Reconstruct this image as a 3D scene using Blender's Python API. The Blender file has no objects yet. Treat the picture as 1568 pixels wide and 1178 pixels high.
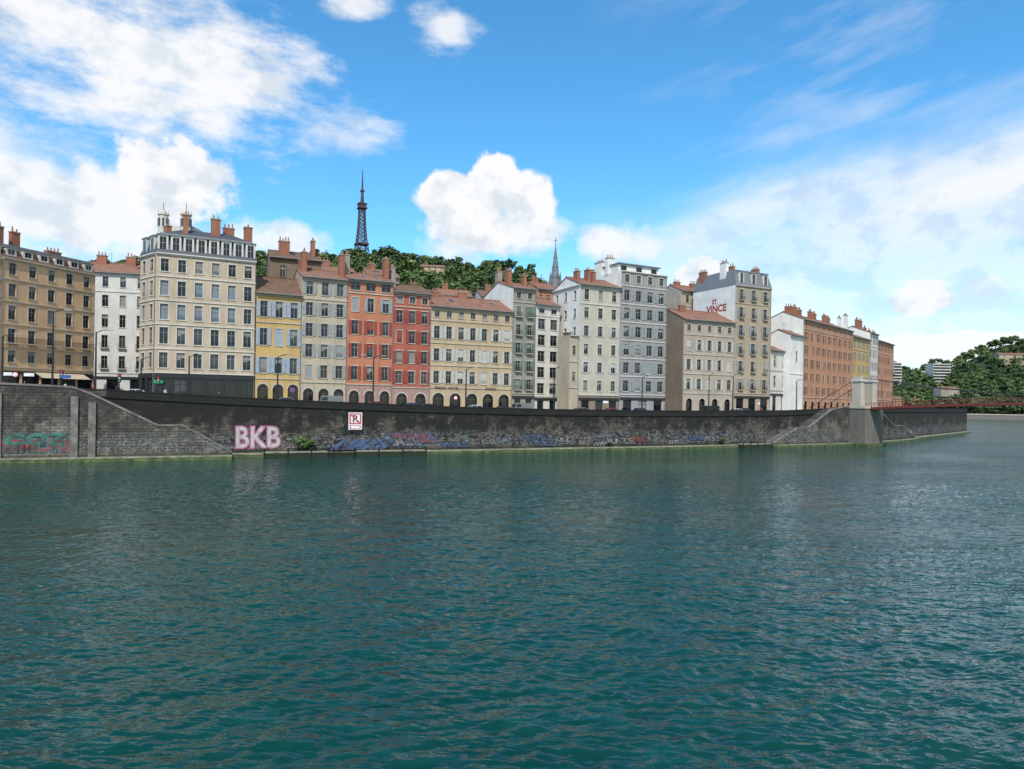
import bpy, math, random
import numpy as np
from mathutils import Vector
random.seed(7); rng=np.random.default_rng(7)
scene=bpy.context.scene
COL=scene.collection
# ------------------------------------------------------------------ helpers
def link(o,parent=None):
    COL.objects.link(o)
    if parent: o.parent=parent
    return o
def empty(name,loc=(0,0,0),rz=0):
    e=bpy.data.objects.new(name,None); e.location=loc; e.rotation_euler=(0,0,rz); e.empty_display_size=1
    COL.objects.link(e); return e
M={}
def newmat(name):
    m=bpy.data.materials.new(name); m.use_nodes=True
    nt=m.node_tree; b=nt.nodes['Principled BSDF']; M[name]=m
    return m,nt,b
def N(nt,t,**kw):
    n=nt.nodes.new(t)
    for k,v in kw.items(): setattr(n,k,v)
    return n
def L(nt,a,b): nt.links.new(a,b)
def mixc(nt,fac,a,b,mode='MIX'):
    n=N(nt,'ShaderNodeMix',data_type='RGBA',blend_type=mode)
    for s,v in ((n.inputs[0],fac),(n.inputs[6],a),(n.inputs[7],b)):
        if isinstance(v,(int,float)): s.default_value=v
        elif isinstance(v,(tuple,list)): s.default_value=tuple(v)+((1,) if len(v)==3 else ())
        else: L(nt,v,s)
    return n.outputs[2]
def mth(nt,op,a,b=None,clamp=False):
    n=N(nt,'ShaderNodeMath',operation=op); n.use_clamp=clamp
    for i,v in enumerate((a,b)):
        if v is None: continue
        if isinstance(v,(int,float)): n.inputs[i].default_value=v
        else: L(nt,v,n.inputs[i])
    return n.outputs[0]
def mrange(nt,v,a,b,c=0,d=1,smooth=False):
    n=N(nt,'ShaderNodeMapRange'); n.clamp=True
    if smooth: n.interpolation_type='SMOOTHSTEP'
    L(nt,v,n.inputs[0])
    for i,x in enumerate((a,b,c,d)): n.inputs[i+1].default_value=x
    return n.outputs[0]
def noise(nt,vec,scale,detail=4,rough=.55,mapping=None,rot=None):
    if mapping:
        mp=N(nt,'ShaderNodeMapping'); mp.inputs['Scale'].default_value=mapping
        if rot: mp.inputs['Rotation'].default_value=rot
        L(nt,vec,mp.inputs[0]); vec=mp.outputs[0]
    n=N(nt,'ShaderNodeTexNoise'); n.inputs['Scale'].default_value=scale
    n.inputs['Detail'].default_value=detail; n.inputs['Roughness'].default_value=rough
    L(nt,vec,n.inputs['Vector']); return n.outputs[0]
def bump(nt,b,h,strength,dist):
    n=N(nt,'ShaderNodeBump'); n.inputs['Strength'].default_value=strength; n.inputs['Distance'].default_value=dist
    L(nt,h,n.inputs['Height']); L(nt,n.outputs[0],b.inputs['Normal'])
def sc(c,k): return tuple(min(1,x*k) for x in c)
def plaster(name,col,dirt=.55):
    m,nt,b=newmat(name); tc=N(nt,'ShaderNodeTexCoord').outputs['Object']
    n1=noise(nt,tc,.25,5); n2=noise(nt,tc,1.0,5,.6,mapping=(1.3,1.3,.16)); n3=noise(nt,tc,6,3)
    c=mixc(nt,mrange(nt,n1,.35,.7),sc(col,.82),sc(col,1.05))
    c=mixc(nt,mrange(nt,n2,.48,.78,0,dirt),c,sc(col,.45))
    c=mixc(nt,mrange(nt,n3,.3,.7,0,.14),c,sc(col,.7))
    L(nt,c,b.inputs['Base Color']); b.inputs['Roughness'].default_value=.9
    return m
def plain(name,col,rough=.6,metal=0,var=.25,scale=3):
    m,nt,b=newmat(name); tc=N(nt,'ShaderNodeTexCoord').outputs['Object']
    n1=noise(nt,tc,scale,3)
    L(nt,mixc(nt,mrange(nt,n1,.3,.7),sc(col,1-var),sc(col,1+var*.5)),b.inputs['Base Color'])
    b.inputs['Roughness'].default_value=rough; b.inputs['Metallic'].default_value=metal; return m
def paint(name,col):
    m,nt,b=newmat(name); g=N(nt,'ShaderNodeNewGeometry').outputs['Position']
    n1=noise(nt,g,.9,6,.7); n2=noise(nt,g,4,4,.7)
    c=mixc(nt,mrange(nt,n1,.42,.58,0,.85),col,(.05,.048,.043)); c=mixc(nt,mrange(nt,n2,.42,.62,0,.7),c,(.06,.057,.05))
    L(nt,c,b.inputs['Base Color']); b.inputs['Roughness'].default_value=.85
def tiles(name,col,col2):
    m,nt,b=newmat(name); tc=N(nt,'ShaderNodeTexCoord').outputs['Object']
    n1=noise(nt,tc,.6,5,.6); n2=noise(nt,tc,5,2,.6,mapping=(1,.5,.5))
    w=N(nt,'ShaderNodeTexWave'); w.bands_direction='X'; w.inputs['Scale'].default_value=1.3; L(nt,tc,w.inputs[0])
    c=mixc(nt,mrange(nt,n1,.35,.7),col,col2); c=mixc(nt,mrange(nt,n2,.4,.65,0,.6),c,sc(col,.45))
    c=mixc(nt,mrange(nt,w.outputs[1],0,.5,.35,0),c,sc(col,.3))
    L(nt,c,b.inputs['Base Color']); b.inputs['Roughness'].default_value=.9
    bump(nt,b,w.outputs[1],.5,.08); return m
plaster('pl_cream',(.53,.42,.30)); plaster('pl_white',(.64,.61,.55),.4); plaster('pl_ochre',(.70,.45,.25),.35)
plaster('pl_yellow',(.54,.37,.14)); plaster('pl_pale',(.48,.40,.29)); plaster('pl_orange',(.50,.20,.11)); plaster('pl_red',(.42,.12,.08))
plaster('pl_sand',(.50,.38,.23)); plaster('pl_greygreen',(.29,.28,.225)); plaster('pl_grey',(.33,.315,.30)); plaster('pl_beige',(.43,.365,.29))
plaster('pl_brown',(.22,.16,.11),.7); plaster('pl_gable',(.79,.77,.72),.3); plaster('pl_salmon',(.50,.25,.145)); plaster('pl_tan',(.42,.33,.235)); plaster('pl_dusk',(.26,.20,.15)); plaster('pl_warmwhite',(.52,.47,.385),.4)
plaster('trim_stone',(.50,.44,.36),.4); plaster('trim_white',(.62,.59,.53),.3); plaster('pink_stone',(.40,.25,.21))
plaster('chimney_terracotta',(.32,.13,.08),.8); plaster('chimney_grey',(.34,.30,.24),.7)
tiles('roof_tiles',(.25,.12,.075),(.38,.20,.13)); tiles('roof_brown',(.15,.085,.055),(.26,.15,.095))
plain('zinc',(.20,.21,.22),.55,.2); plain('slate',(.07,.075,.085),.6); plain('dark_shop',(.02,.02,.022),.4)
plain('frame_white',(.36,.34,.31),.5); plain('frame_brown',(.12,.07,.045),.6); plain('iron',(.02,.02,.022),.5,.3); plain('lamp_metal',(.03,.033,.033),.5,.4)
plain('sh_grey',(.27,.29,.285),.7); plain('sh_white',(.48,.47,.43),.7); plain('sh_blue',(.16,.21,.26),.7); plain('sh_red',(.28,.055,.04),.7); plain('sh_green',(.12,.17,.13),.7); plain('sh_brown',(.20,.11,.065),.7); plain('sh_bluegrey',(.30,.36,.42),.7)
plain('awning_cream',(.5,.42,.3),.9); plain('awning_red',(.35,.05,.04),.9); plain('pot_clay',(.38,.15,.08),.9)
plain('sign_red',(.6,.03,.03),.4); plain('sign_white',(.8,.8,.8),.4); plain('sign_green',(.02,.35,.15),.4); plain('sign_blue',(.03,.1,.4),.4); plain('faded_red',(.42,.05,.05),.8,0,.5,1)
for nm,c,r in (('glass_dark',(.010,.013,.016),.1),('glass_mid',(.045,.05,.055),.12),('glass_curtain',(.26,.25,.23),.35),('blind_blue',(.17,.22,.27),.5)):
    plain(nm,c,r)
class MB:
    def __init__(s): s.v=[];s.f=[];s.mi=[];s.mats=[]
    def mat(s,n):
        if n not in s.mats: s.mats.append(n)
        return s.mats.index(n)
    def poly(s,pts,mat):
        i=len(s.v); s.v+= [tuple(p) for p in pts]; s.f.append(tuple(range(i,i+len(pts)))); s.mi.append(s.mat(mat))
    def hexa(s,p,mat):
        i=len(s.v); s.v+=[tuple(q) for q in p]; k=s.mat(mat)
        for f in ((3,2,1,0),(4,5,6,7),(0,1,5,4),(1,2,6,5),(2,3,7,6),(3,0,4,7)):
            s.f.append(tuple(i+j for j in f)); s.mi.append(k)
    def box(s,x0,x1,y0,y1,z0,z1,mat):
        s.hexa([(x0,y0,z0),(x1,y0,z0),(x1,y1,z0),(x0,y1,z0),(x0,y0,z1),(x1,y0,z1),(x1,y1,z1),(x0,y1,z1)],mat)
    def fb(s,fr,a0,a1,z0,z1,d0,d1,mat):
        s.hexa([fp(fr,a0,z0,d1),fp(fr,a1,z0,d1),fp(fr,a1,z0,d0),fp(fr,a0,z0,d0),fp(fr,a0,z1,d1),fp(fr,a1,z1,d1),fp(fr,a1,z1,d0),fp(fr,a0,z1,d0)],mat)
    def beam(s,a,b,r,mat,r2=None,n=4):
        a=Vector(a);b=Vector(b);d=(b-a)
        if d.length<1e-6: return
        d.normalize(); t=d.cross(Vector((0,0,1)) if abs(d.z)<.95 else Vector((1,0,0))).normalized(); u=d.cross(t)
        r2=r if r2 is None else r2
        i=len(s.v); k=s.mat(mat)
        for c,rr in ((a,r),(b,r2)):
            for j in range(n):
                an=2*math.pi*(j+.5)/n; s.v.append(tuple(c+(t*math.cos(an)+u*math.sin(an))*rr))
        for j in range(n):
            s.f.append((i+j,i+(j+1)%n,i+n+(j+1)%n,i+n+j)); s.mi.append(k)
        s.f.append(tuple(i+j for j in range(n))[::-1]); s.mi.append(k)
        s.f.append(tuple(i+n+j for j in range(n))); s.mi.append(k)
    def obj(s,name,parent=None,loc=None,rz=0,smooth=False):
        me=bpy.data.meshes.new(name); me.from_pydata(s.v,[],s.f)
        for n in s.mats: me.materials.append(M[n])
        me.polygons.foreach_set('material_index',s.mi)
        if smooth: me.polygons.foreach_set('use_smooth',[True]*len(s.f))
        me.update(); o=bpy.data.objects.new(name,me); link(o,parent)
        if loc: o.location=loc
        o.rotation_euler=(0,0,rz); return o
def fp(fr,a,z,d): return (fr[0]+fr[2]*a+fr[4]*d, fr[1]+fr[3]*a+fr[5]*d, z)
# ------------------------------------------------------------------ facades
def F(h,n,ww,wh,sill,kind='win',sh=None,bal=False,glass=None,surr=True):
    return dict(h=h,n=n,ww=ww,wh=wh,sill=sill,kind=kind,sh=sh,bal=bal,glass=glass,surr=surr)
def window(G,fr,l,r,b,t,fl,trim):
    w=r-l; D=-.24
    g=fl['glass'] if (fl['glass'] and random.random()<.75) else random.choices(['glass_dark','glass_mid','glass_curtain'],[.72,.2,.08])[0]
    G.poly([fp(fr,l,b,D),fp(fr,r,b,D),fp(fr,r,t,D),fp(fr,l,t,D)],g)
    if random.random()<.25 and fl['kind']=='win':
        G.poly([fp(fr,l+.07,t-(t-b)*random.uniform(.2,.6),D+.005),fp(fr,r-.07,t-(t-b)*.3,D+.005),fp(fr,r-.07,t-.07,D+.005),fp(fr,l+.07,t-.07,D+.005)],'glass_curtain')
    e=.05; fm='frame_white' if fl['kind']!='shop' else 'dark_shop'
    G.fb(fr,l,l+e,b,t,D+.01,D+.07,fm); G.fb(fr,r-e,r,b,t,D+.01,D+.07,fm)
    G.fb(fr,l+e,r-e,b,b+e,D+.01,D+.07,fm); G.fb(fr,l+e,r-e,t-e,t,D+.01,D+.07,fm)
    c=(l+r)/2; G.fb(fr,c-.03,c+.03,b+e,t-e,D+.012,D+.08,fm)
    if t-b>1.5: G.fb(fr,l+e,r-e,b+(t-b)*.68,b+(t-b)*.68+.05,D+.011,D+.065,fm)
    if fl['kind']=='win':
        if fl['surr']:
            G.fb(fr,l-.14,l-.002,b,t,.0,.04,trim); G.fb(fr,r+.002,r+.14,b,t,.0,.04,trim); G.fb(fr,l-.18,r+.18,t+.002,t+.2,.0,.06,trim)
        G.fb(fr,l-.16,r+.16,b-.14,b-.002,.0,.12,trim)
        if fl['sh']:
            q=random.random(); sw=w*.5
            if q<.12:
                G.fb(fr,l+.01,c-.01,b,t,-.1,-.05,fl['sh']); G.fb(fr,c+.01,r-.01,b,t,-.1,-.05,fl['sh'])
            elif q<.22:
                hh=b+(t-b)*random.uniform(.35,.7); G.fb(fr,l+.01,r-.01,hh,t-.01,-.12,-.09,fl['sh'])
            if q>.08:
                for x0,x1 in ((l-sw-.03,l-.03),(r+.03,r+sw+.03)):
                    if random.random()<.06: continue
                    G.fb(fr,x0,x1,b+.02,t-.02,.065,.11,fl['sh'])
                    for k in range(3):
                        zz=b+.12+(t-b-.24)*k/3; G.fb(fr,x0+.07,x1-.07,zz,zz+(t-b)/3-.16,.111,.125,fl['sh'])
        if fl['bal'] : balcony(G,fr,l-.25,r+.25,b-.02,.45)
        elif random.random()<.6 and t-b>1.4:
            for z in (b+.3,b+.55,b+.8): G.fb(fr,l,r,z,z+.04,-.03,0.0,'iron')
def balcony(G,fr,a0,a1,z,d):
    G.fb(fr,a0,a1,z-.16,z,.13,d+.13,'trim_stone')
    y=d+.1
    G.fb(fr,a0,a1,z+.92,z+.97,y-.02,y+.02,'iron'); G.fb(fr,a0,a1,z+.08,z+.11,y-.02,y+.02,'iron')
    x=a0
    while x<a1:
        G.fb(fr,x,x+.03,z+.11,z+.92,y-.012,y+.012,'iron'); x+=.14
def facade(W,G,fr,width,z0,floors,wall,trim,marg=.0,course=True):
    z=z0
    for k,fl in enumerate(floors):
        zt=z+fl['h']; n=fl['n']
        wm=fl.get('wall') or wall
        if n==0: W.poly([fp(fr,0,z,0),fp(fr,width,z,0),fp(fr,width,zt,0),fp(fr,0,zt,0)],wm)
        else:
            b=z+fl['sill']; t=min(b+fl['wh'],zt-.22); ww=fl['ww']; sp=(width-2*marg)/n
            ww=min(ww,sp-.35)
            ops=[(marg+sp*(i+.5)-ww/2,marg+sp*(i+.5)+ww/2) for i in range(n)]
            if b>z+.001: W.poly([fp(fr,0,z,0),fp(fr,width,z,0),fp(fr,width,b,0),fp(fr,0,b,0)],wm)
            W.poly([fp(fr,0,t,0),fp(fr,width,t,0),fp(fr,width,zt,0),fp(fr,0,zt,0)],wm)
            x=0
            for l,r in ops+[(width,width)]:
                if l>x: W.poly([fp(fr,x,b,0),fp(fr,l,b,0),fp(fr,l,t,0),fp(fr,x,t,0)],wm)
                x=r
            for l,r in ops:
                D=-.25
                W.poly([fp(fr,l,b,0),fp(fr,l,b,D),fp(fr,l,t,D),fp(fr,l,t,0)],wm)
                W.poly([fp(fr,r,b,0),fp(fr,r,t,0),fp(fr,r,t,D),fp(fr,r,b,D)],wm)
                W.poly([fp(fr,l,b,0),fp(fr,r,b,0),fp(fr,r,b,D),fp(fr,l,b,D)],wm)
                if fl['kind']=='arch':
                    rad=(r-l)/2; sp_=t-rad; c=(l+r)/2; S=10
                    for j in range(S):
                        a1=math.pi*j/S; a2=math.pi*(j+1)/S
                        x1,z1=c+rad*math.cos(a1),sp_+rad*math.sin(a1); x2,z2=c+rad*math.cos(a2),sp_+rad*math.sin(a2)
                        W.poly([fp(fr,x1,z1,0),fp(fr,x1,t,0),fp(fr,x2,t,0),fp(fr,x2,z2,0)],wm)
                        W.poly([fp(fr,x1,z1,0),fp(fr,x2,z2,0),fp(fr,x2,z2,D),fp(fr,x1,z1,D)],wm)
                        X1,Z1=c+(rad+.3)*math.cos(a1),sp_+(rad+.3)*math.sin(a1); X2,Z2=c+(rad+.3)*math.cos(a2),sp_+(rad+.3)*math.sin(a2)
                        W.poly([fp(fr,x1,z1,.03),fp(fr,X1,Z1,.03),fp(fr,X2,Z2,.03),fp(fr,x2,z2,.03)],trim)
                    W.poly([fp(fr,l,b,D-.3),fp(fr,r,b,D-.3),fp(fr,r,t,D-.3),fp(fr,l,t,D-.3)],'glass_dark')
                    G.fb(fr,c-.05,c+.05,b,t-.2,D-.28,D-.2,'frame_brown'); G.fb(fr,l,r,sp_,sp_+.1,D-.28,D-.21,'frame_brown')
                else:
                    W.poly([fp(fr,l,t,0),fp(fr,l,t,D),fp(fr,r,t,D),fp(fr,r,t,0)],wm)
                    window(G,fr,l,r,b,t,fl,trim)
            if fl['kind']=='shop':
                W.fb(fr,.1,width-.1,t+.03,t+.6 if t+.6<zt-.1 else zt-.1,.002,.16,fl.get('sign','dark_shop'))
            if fl.get('longbal'): balcony(G,fr,.3,width-.3,b-.05,.6)
        if course and k<len(floors)-1 and k in (0,len(floors)-2) or fl.get('course'): W.fb(fr,0,width,zt-.14,zt+.06,.003,.14,trim)
        z=zt
    W.fb(fr,-.02,width+.02,z-.4,z-.2,.003,.18,trim); W.fb(fr,-.04,width+.04,z-.2,z,.003,.38,trim)
def chimney(C,x,y,w,d,z0,z1,mat):
    C.box(x-w/2,x+w/2,y-d/2,y+d/2,z0,z1,mat); C.box(x-w/2-.1,x+w/2+.1,y-d/2-.1,y+d/2+.1,z1+.002,z1+.18,'chimney_grey')
    n=max(1,int(max(w,d)/.55))
    for i in range(n):
        q=(i+.5)/n-.5
        px=x+q*w if w>=d else x; py=y+q*d if d>w else y
        C.beam((px,py,z1+.182),(px,py,z1+.182+random.uniform(.5,.95)),.16,'pot_clay',.12,6)
def building(name,p0,p1,z0,ze,depth,floors,wall,trim='trim_stone',roof='gable',rh=2.6,rmat='roof_tiles',side=None,left=None,chim=(),right=None,dorm=5,mh=3.6,eave=.6):
    dx,dy=p1[0]-p0[0],p1[1]-p0[1]; Wd=math.hypot(dx,dy); e=empty(name,(p0[0],p0[1],z0),math.atan2(dy,dx))
    H=ze-z0; tot=sum(f['h'] for f in floors); k=H/tot
    fl=[]
    for f in floors:
        g=dict(f); g['h']=f['h']*k; g['wh']=f['wh']*k; g['sill']=f['sill']*k; fl.append(g)
    W=MB();G=MB();R=MB();C=MB(); side=side or wall
    FRONT=(0,0,1,0,0,-1); LEFT=(0,depth,0,-1,-1,0); RIGHT=(Wd,0,0,1,1,0)
    facade(W,G,FRONT,Wd,0,fl,wall,trim)
    for fr,spec in ((LEFT,left),(RIGHT,right)):
        if spec:
            if spec=='same':
                nn=max(1,round(depth/ (Wd/ max(1,fl[1]['n']))))
                s2=[dict(f,n=(nn if f['n'] else 0)) for f in fl]
                for f in s2: f.pop('longbal',None)
                facade(W,G,fr,depth,0,s2,wall,trim)
            else:
                s2=[dict(f) for f in spec]; kk=H/sum(f['h'] for f in s2)
                for f in s2: f['h']*=kk
                facade(W,G,fr,depth,0,s2,side,trim,course=False)
        else: W.poly([fp(fr,0,0,0),fp(fr,depth,0,0),fp(fr,depth,H,0),fp(fr,0,H,0)],side)
    W.poly([(0,depth,0),(Wd,depth,0),(Wd,depth,H),(0,depth,H)],side)
    if roof=='gable':
        y0,y1,ym=-eave,depth+.3,depth/2; s=rh/ym; ze0=H-eave*s*.5+.05
        for ya,yb in ((y0,ym),(y1,ym)):
            a=[(-.12,ya,ze0),(Wd+.12,ya,ze0),(Wd+.12,yb,H+rh),(-.12,yb,H+rh)]
            R.hexa(a+[(x,y,z+.2) for x,y,z in a],rmat)
        for x in (0,Wd): W.poly([(x,0,H),(x,depth,H),(x,ym,H+rh)],side)
        R.box(-.14,Wd+.14,ym-.15,ym+.15,H+rh+.16,H+rh+.34,rmat)
        R.beam((-.1,y0-.08,ze0+.08),(Wd+.1,y0-.08,ze0+.08),.1,'zinc',n=6)
        if Wd>7 and random.random()<.6:
            for j in range(2):
                xx=random.uniform(1.5,Wd-1.5); ya,yb=ym*.45,ym*.7
                za=ze0+(H+rh-ze0)*(ya-y0)/(ym-y0)+.26; zb=ze0+(H+rh-ze0)*(yb-y0)/(ym-y0)+.26
                R.poly([(xx-.4,ya,za),(xx+.4,ya,za),(xx+.4,yb,zb),(xx-.4,yb,zb)],'glass_mid')
        xa=Wd*random.uniform(.2,.8); R.beam((xa,ym,H+rh),(xa,ym,H+rh+2.6),.03,'iron')
        for j in range(4): R.beam((xa-.5,ym,H+rh+1.8+j*.2),(xa+.5,ym,H+rh+1.8+j*.2),.018,'iron')
    elif roof=='mansard':
        i=.9
        lo=[(-.1,-.2,H+.003),(Wd+.1,-.2,H+.003),(Wd+.1,depth,H+.003),(-.1,depth,H+.003)]
        hi=[(i*.7,i,H+mh),(Wd-i*.7,i,H+mh),(Wd-i*.7,depth-i,H+mh),(i*.7,depth-i,H+mh)]
        R.hexa(lo+hi,rmat)
        top=[(Wd*.25,depth*.5-.2,H+mh+rh),(Wd*.75,depth*.5-.2,H+mh+rh),(Wd*.75,depth*.5+.2,H+mh+rh),(Wd*.25,depth*.5+.2,H+mh+rh)]
        R.hexa([(x,y,z+.004) for x,y,z in hi]+top,'slate' if rmat=='slate' else 'zinc')
        R.box(i*.7-.1,Wd-i*.7+.1,i-.12,i-.005,H+mh-.12,H+mh+.12,'zinc')
        def dorms(fr,wid,n):
            for j in range(n):
                c=wid*(j+.5)/n
                R.fb(fr,c-.85,c+.85,H+.3,H+mh-.5,-1.4,.0,'trim_white')
                R.fb(fr,c-1.0,c+1.0,H+mh-.5,H+mh-.28,-1.5,.14,'zinc')
                R.fb(fr,c-.5,c+.5,H+.65,H+mh-.75,.001,.02,'glass_dark'); R.fb(fr,c-.03,c+.03,H+.65,H+mh-.75,.021,.04,'frame_white')
                R.fb(fr,c-.5,c+.5,H+1.75,H+1.8,.021,.04,'frame_white')
        dorms(FRONT,Wd,dorm)
        if left=='same': dorms(LEFT,depth,max(1,round(dorm*depth/Wd)))
    elif roof=='flat':
        W.poly([(0,0,H-.3),(Wd,0,H-.3),(Wd,depth,H-.3),(0,depth,H-.3)],'zinc')
        R.box(.8,Wd-.8,2.2,depth-1,H-.29,H+rh,side); R.box(.5,Wd-.5,1.7,depth-.8,H+rh+.002,H+rh+.25,'zinc')
        for j in range(3):
            c=Wd*(j+.5)/3; R.box(c-.8,c+.8,2.12,2.19,H+.2,H+rh-.3,'glass_dark')
    for c in chim:
        x,y,w,d,h=c[:5]; chimney(C,x if x>=0 else Wd+x,y,w,d,H-.5,H+h,c[5] if len(c)>5 else 'chimney_terracotta')
    R.beam((Wd-.12,-.1,.3),(Wd-.12,-.1,H-.5),.06,'zinc',n=5)
    W.obj('walls',e); G.obj('windows',e); R.obj('roof',e)
    if C.v: C.obj('chimneys',e)
    return e,Wd,H
# ------------------------------------------------------------------ quay line (x, y, parapet top z)
Q=[(-190,36,11.2),(-130,67,11.0),(-100,82,10.9),(-72,96,10.7),(-60,101,10.3),(-44.7,107.9,9.5),(-27,115.8,8.9),(-9.9,124.2,8.4),(8.5,133.6,8.15),(27,142.6,8.1),(45.6,152,8.2),(66,163,8.5),(86.9,176,9.4),(108,195,9.5),(128,216,9.5),(160,250,9.5),(184,276,9.6),(188,300,9.6),(176,345,9.6)]
def qat(X):
    for i in range(len(Q)-1):
        a,b=Q[i],Q[i+1]
        if a[0]<=X<=b[0]:
            t=(X-a[0])/(b[0]-a[0]); ang=math.atan2(b[1]-a[1],b[0]-a[0])
            return a[1]+t*(b[1]-a[1]), ang, a[2]+t*(b[2]-a[2])
    return Q[0][1],.45,9
def norms():
    out=[]
    for i in range(len(Q)):
        a=Q[max(0,i-1)]; b=Q[min(len(Q)-1,i+1)]; dx,dy=b[0]-a[0],b[1]-a[1]; l=math.hypot(dx,dy); out.append((-dy/l,dx/l))
    return out
QN=norms()
def ribbon(name,profile,mat,parent=None,i0=0,i1=None):
    pts=Q[i0:i1]; nn=QN[i0:i1]
    me=bpy.data.meshes.new(name); v=[];f=[]
    s=0;S=[]
    for i,p in enumerate(pts):
        if i: s+=math.hypot(p[0]-pts[i-1][0],p[1]-pts[i-1][1])
        S.append(s)
        for o,md,z in profile: v.append((p[0]+nn[i][0]*o,p[1]+nn[i][1]*o,(p[2] if md=='t' else 0)+z))
    K=len(profile); uvs=[]
    cum=[0]
    for j in range(1,K): cum.append(cum[-1]+math.hypot(profile[j][0]-profile[j-1][0],(profile[j][2]-profile[j-1][2]) if profile[j][1]==profile[j-1][1] else 8))
    for i in range(len(pts)-1):
        for j in range(K-1):
            f.append((i*K+j,(i+1)*K+j,(i+1)*K+j+1,i*K+j+1))
            for (ii,jj) in ((i,j),(i+1,j),(i+1,j+1),(i,j+1)):
                zz=v[ii*K+jj][2]; uvs.append((S[ii], zz if abs(profile[j+1][0]-profile[j][0])<.6 else cum[jj]))
    me.from_pydata(v,[],f); ul=me.uv_layers.new(name='UVMap')
    ul.data.foreach_set('uv',[c for u in uvs for c in u]); me.materials.append(M[mat]); me.update()
    o=bpy.data.objects.new(name,me); link(o,parent); return o
def wallmat(name,ca,cb,stain,graf=.5,pale=1.4):
    m,nt,b=newmat(name); uv=N(nt,'ShaderNodeTexCoord').outputs['UV']
    br=N(nt,'ShaderNodeTexBrick'); L(nt,uv,br.inputs[0]); br.inputs['Scale'].default_value=1
    br.inputs['Brick Width'].default_value=1.1; br.inputs['Row Height'].default_value=.42; br.inputs['Mortar Size'].default_value=.03
    br.inputs['Color1'].default_value=(*ca,1); br.inputs['Color2'].default_value=(*cb,1); br.inputs['Mortar'].default_value=(*sc(ca,.4),1); br.inputs['Bias'].default_value=-.1
    c=br.outputs[0]
    n1=noise(nt,uv,.32,8,.72); n2=noise(nt,uv,1.0,7,.65,mapping=(.5,.1,1)); n3=noise(nt,uv,1.5,6,.75); n4=noise(nt,uv,.6,6,.75,mapping=(1,1.6,1))
    sep=N(nt,'ShaderNodeSeparateXYZ'); L(nt,uv,sep.inputs[0]); v=sep.outputs[1]
    c=mixc(nt,mrange(nt,n3,.5,.6,0,.7),c,sc(cb,pale))
    c=mixc(nt,mrange(nt,n4,.5,.6,0,.5),c,(.14,.095,.05))
    c=mixc(nt,mrange(nt,n1,.43,.53,0,stain),c,(.012,.013,.011))
    drip=mth(nt,'ADD',mth(nt,'MULTIPLY',v,.10),mth(nt,'MULTIPLY',n2,1.6))
    c=mixc(nt,mrange(nt,drip,1.25,1.5,0,stain*.95),c,(.012,.012,.010))
    if graf>0:
        vo=N(nt,'ShaderNodeTexVoronoi'); mp=N(nt,'ShaderNodeMapping'); mp.inputs['Scale'].default_value=(.5,.8,1); L(nt,uv,mp.inputs[0]); L(nt,mp.outputs[0],vo.inputs[0]); vo.inputs['Scale'].default_value=1
        hs=N(nt,'ShaderNodeHueSaturation'); hs.inputs['Saturation'].default_value=.5; hs.inputs['Value'].default_value=.30; L(nt,vo.outputs['Color'],hs.inputs['Color'])
        g=noise(nt,uv,1.3,5,.8,mapping=(.8,1.2,1)); g2=noise(nt,uv,2.2,2,.5); g3=noise(nt,uv,3.4,1,.5)
        band=mth(nt,'MULTIPLY',mrange(nt,v,.9,1.4),mrange(nt,v,2.8,4.4,1,0))
        lnn=mth(nt,'LESS_THAN',mth(nt,'ABSOLUTE',mth(nt,'SUBTRACT',g2,.5)),.03)
        ln2=mth(nt,'LESS_THAN',mth(nt,'ABSOLUTE',mth(nt,'SUBTRACT',g3,.48)),.03)
        mk=mth(nt,'MULTIPLY',band,mth(nt,'MULTIPLY',mrange(nt,g,.5,.55),graf))
        c=mixc(nt,mk,c,hs.outputs[0])
        c=mixc(nt,mth(nt,'MULTIPLY',mth(nt,'MULTIPLY',band,ln2),mrange(nt,g,.44,.5,0,.8)),c,(.01,.01,.012))
        c=mixc(nt,mth(nt,'MULTIPLY',mth(nt,'MULTIPLY',band,lnn),mrange(nt,g,.46,.52,0,.65)),c,(.30,.32,.33))
    c=mixc(nt,mth(nt,'MULTIPLY',mrange(nt,v,.5,1.2,1,0),.85),c,(.022,.03,.013))
    L(nt,c,b.inputs['Base Color']); b.inputs['Roughness'].default_value=.9
    h=mth(nt,'ADD',mth(nt,'MULTIPLY',br.outputs['Fac'],-1.0),n3); bump(nt,b,h,.9,.1)
wallmat('quay_stone_dark',(.046,.042,.036),(.100,.089,.071),.95,.5,2.0)
wallmat('quay_stone_light',(.13,.122,.105),(.22,.205,.17),.6,.08,1.3)
wallmat('parapet_stone',(.020,.019,.018),(.036,.033,.030),.9,0)
plain('asphalt',(.05,.05,.052),.9); plain('pavement',(.16,.155,.145),.9); plain('algae_stone',(.10,.13,.045),.8,0,.7,1.2); plain('coping',(.18,.17,.15),.85,0,.5,1); plain('ledge_stone',(.25,.25,.17),.85,0,.6,1.0)
qw=empty('quay_wall')
ribbon('wall_face',[(0,'a',-2),(0,'t',-1.0)],'quay_stone_dark',qw)
ribbon('parapet',[(-.06,'t',-1.0),(-.06,'t',-.14),(.5,'t',-.14),(.5,'t',-1.05)],'parapet_stone',qw,i0=4)
ribbon('bridgehead_parapet',[(-.06,'t',-1.0),(-.06,'t',-.14),(.5,'t',-.14),(.5,'t',-1.05)],'quay_stone_light',qw,i1=5)
ribbon('coping_stones',[(-.12,'t',-.136),(-.12,'t',.02),(.56,'t',.02),(.56,'t',-.136)],'parapet_stone',qw)
ribbon('cornice_band',[(-.02,'t',-1.25),(-.2,'t',-1.22),(-.2,'t',-1.02),(-.061,'t',-1.0)],'parapet_stone',qw)
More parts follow.
